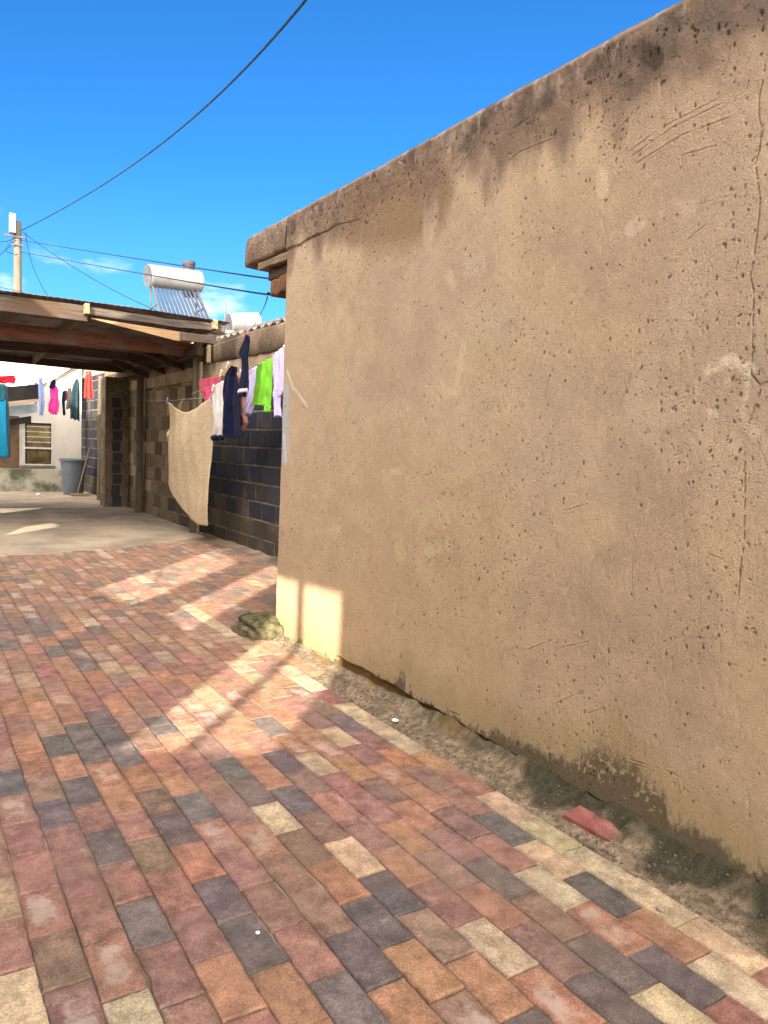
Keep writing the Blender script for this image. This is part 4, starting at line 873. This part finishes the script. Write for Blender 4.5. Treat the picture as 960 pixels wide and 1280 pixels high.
b = MB(); b.box((q[0]-2.8, 48.2, -.2), (q[0]+2.8, 55.8, q[2]-1.5)); b.build('wall', simple('red_house_wall', (.5, .45, .4), None, 2), rr_); rebase(rr_)

YP = 24.0
pt0 = ay(22, 277, YP); pole = thing('utility_pole', (pt0[0], YP, 0), 'wooden utility pole with white box on top behind the carport', 'pole')
b = MB(); b.tube([(pt0[0]+.03, YP, -.2), (pt0[0], YP, 4), tuple(pt0)], [.14, .115, .095], 12); b.build('shaft', wood('pole_wood', (.15, .125, .095), (.10, .085, .065), 2), pole, True)
x0_, x1_ = ay(11.5, 291, YP-.15), ay(19.5, 268, YP-.15)
b = MB(); b.box((x0_[0], YP-.25, x0_[2]), (x1_[0], YP-.02, x1_[2]), .015); b.build('junction_box', steel, pole)
b = MB(); b.beam((x0_[0]-.1, YP-.1, x0_[2]-.06), (pt0[0]+.2, YP-.1, x0_[2]-.06), .06, .05, .004); b.beam((x0_[0]+.05, YP-.1, x0_[2]-.28), (pt0[0]+.15, YP-.1, x0_[2]-.28), .05, .05, .004); b.build('crossarm', steel_d, pole); rebase(pole)
PT = ay(27, 288, YP)
GC = 'overhead service cables'
def quad(p0, p1, p2, n=28):            # parabola through three points, p1 at mid-parameter
    p0, p1, p2 = map(np.array, (p0, p1, p2)); c = 2*p1-.5*(p0+p2)
    return [tuple((1-t)**2*p0+2*t*(1-t)*c+t*t*p2) for t in np.linspace(0, 1, n)]
c_top = ay(400, -22, 5.2); c_mid = ay(150, 215.5, 13.0)
cable('overhead_cable', quad(PT, ay(168, 205, 13.6), c_top)+[tuple(c_top+np.array([.25, -2.2, .15])), (2.75, 1.0, 5.1)], .011, black_m, 'black cable swooping from the pole up over the yard to the top of photo', 'cable', GC)
msx = MB(); msx.tube([(2.75, 1.0, 2.85), (2.75, 1.0, 5.15)], .03, 10); o = msx.build('service_mast', steel_d, None, True); tag(o, 'thin steel service mast on the plastered house roof', 'mast')
cable('overhead_cable', quad(ay(24, 300, YP), ay(200, 328, 11.5), ax(348, 349, 2.45)), .009, black_m, 'straight upper black cable from pole to the beam end of plastered house', 'cable', GC)
cable('overhead_cable', quad(ay(26, 315, YP), ay(205, 347, 11.0), ax(335, 366.5, XW+.05)), .009, black_m, 'lower sagging black cable passing behind the solar water heater', 'cable', GC)
cable('overhead_cable', quad(ay(28, 290, YP), ay(110, 345, 20.5), ay(200, 390, 17.4)), .009, black_m, 'black cable slanting from pole down to the neighbouring roof', 'cable', GC)
cable('overhead_cable', quad(ay(32, 291, YP), ay(42, 335, 22.5), ay(64, 376, 21.0)), .009, black_m, 'short black cable dropping steeply from pole to behind the carport', 'cable', GC)
cable('overhead_cable', quad(ay(18, 294, YP), ay(6, 302, 24.5), ay(-30, 300, 26)), .010, black_m, 'black cable leaving the pole level to the left edge', 'cable', GC)
cable('overhead_cable', quad(ay(19, 297, YP), ay(12, 308, 24.2), ay(-20, 335, 24.5)), .009, black_m, 'black cable drooping from the pole to the left edge', 'cable', GC)
cable('overhead_cable', quad(ay(20, 300, YP-.1), ay(7, 312, YP-.1), ay(22, 318, YP-.1)), .009, black_m, 'black loop of cable slung under the box on the pole', 'cable', GC)
cable('overhead_cable', quad(ay(-30, 355, YP), ay(10, 361, 21.5), ay(48, 372, 20.5)), .007, black_m, 'faint low cable coming in from the left just above the carport', 'cable', GC)
cable('overhead_cable', quad(ax(334, 371, XW+.05), ay(328, 388, 8.6), ay(316, 410, 12.0)), .005, black_m, 'short cable dropping from the rafter end of plastered house behind the coping', 'cable', GC)

# ------------------------------------------------------------------ unseen wall added outside the view, its gaps shaped to cast the sun patches
XO = -3.0
ub = thing('sun_mask_wall', (XO-.1, -3, 0), 'tall thin wall added out of view behind the camera, with gaps shaping the sun patches', 'house')
oc = simple('sun_mask_grey', (.30, .27, .24), (.2, .18, .16), 3, .95, .01, 30)
b = MB(); T = .02; TH = 7.3; XA = XO-.01
def slab(y0, y1, z0, z1, z0b=None, z1b=None):
    b.prism([(y0, z0), (y1, z0 if z0b is None else z0b), (y1, z1 if z1b is None else z1b), (y0, z1)], 'x', XA+.0, XA+T)
slab(-16, -1.96, -.2, TH)
slab(-1.96, -.96, -.2, 2.93, None, 2.52); slab(-1.96, -.96, 3.975, TH, 3.93)
slab(-.96, -.10, -.2, TH); slab(-.10, .47, -.2, 3.15); slab(-.10, .47, 4.35, TH)
slab(.47, 1.05, -.2, TH); slab(1.05, 1.98, -.2, 3.06, None, 2.96); slab(1.05, 1.98, 4.16, TH, 4.22)
slab(1.98, 3.6, -.2, TH); slab(3.6, 4.7, -.2, TH, None, 5.9); slab(4.7, 6.35, -.2, 5.9); slab(6.35, 6.95, -.2, 2.75, None, 3.0); slab(6.35, 6.95, 3.32, 5.2); slab(6.95, 9.15, -.2, 5.2)
slab(9.15, 10.3, -.2, 2.93); slab(9.15, 10.3, 3.45, 6.0); slab(10.3, 17, -.2, 6.3)
b.build('wall', oc, ub)
b = MB(); b.tube([(XA+.01, -1.40, 2.6), (XA+.01, -1.40, 4.0)], .036, 10); b.build('prop', post_m, ub, True)
b = MB(); b.tube([(XA+.01, 1.04, 3.45), (XA+.01, 1.5, 3.36), (XA+.01, 1.99, 3.55)], .012, 6); b.build('hanging_wire', black_m, ub); rebase(ub)
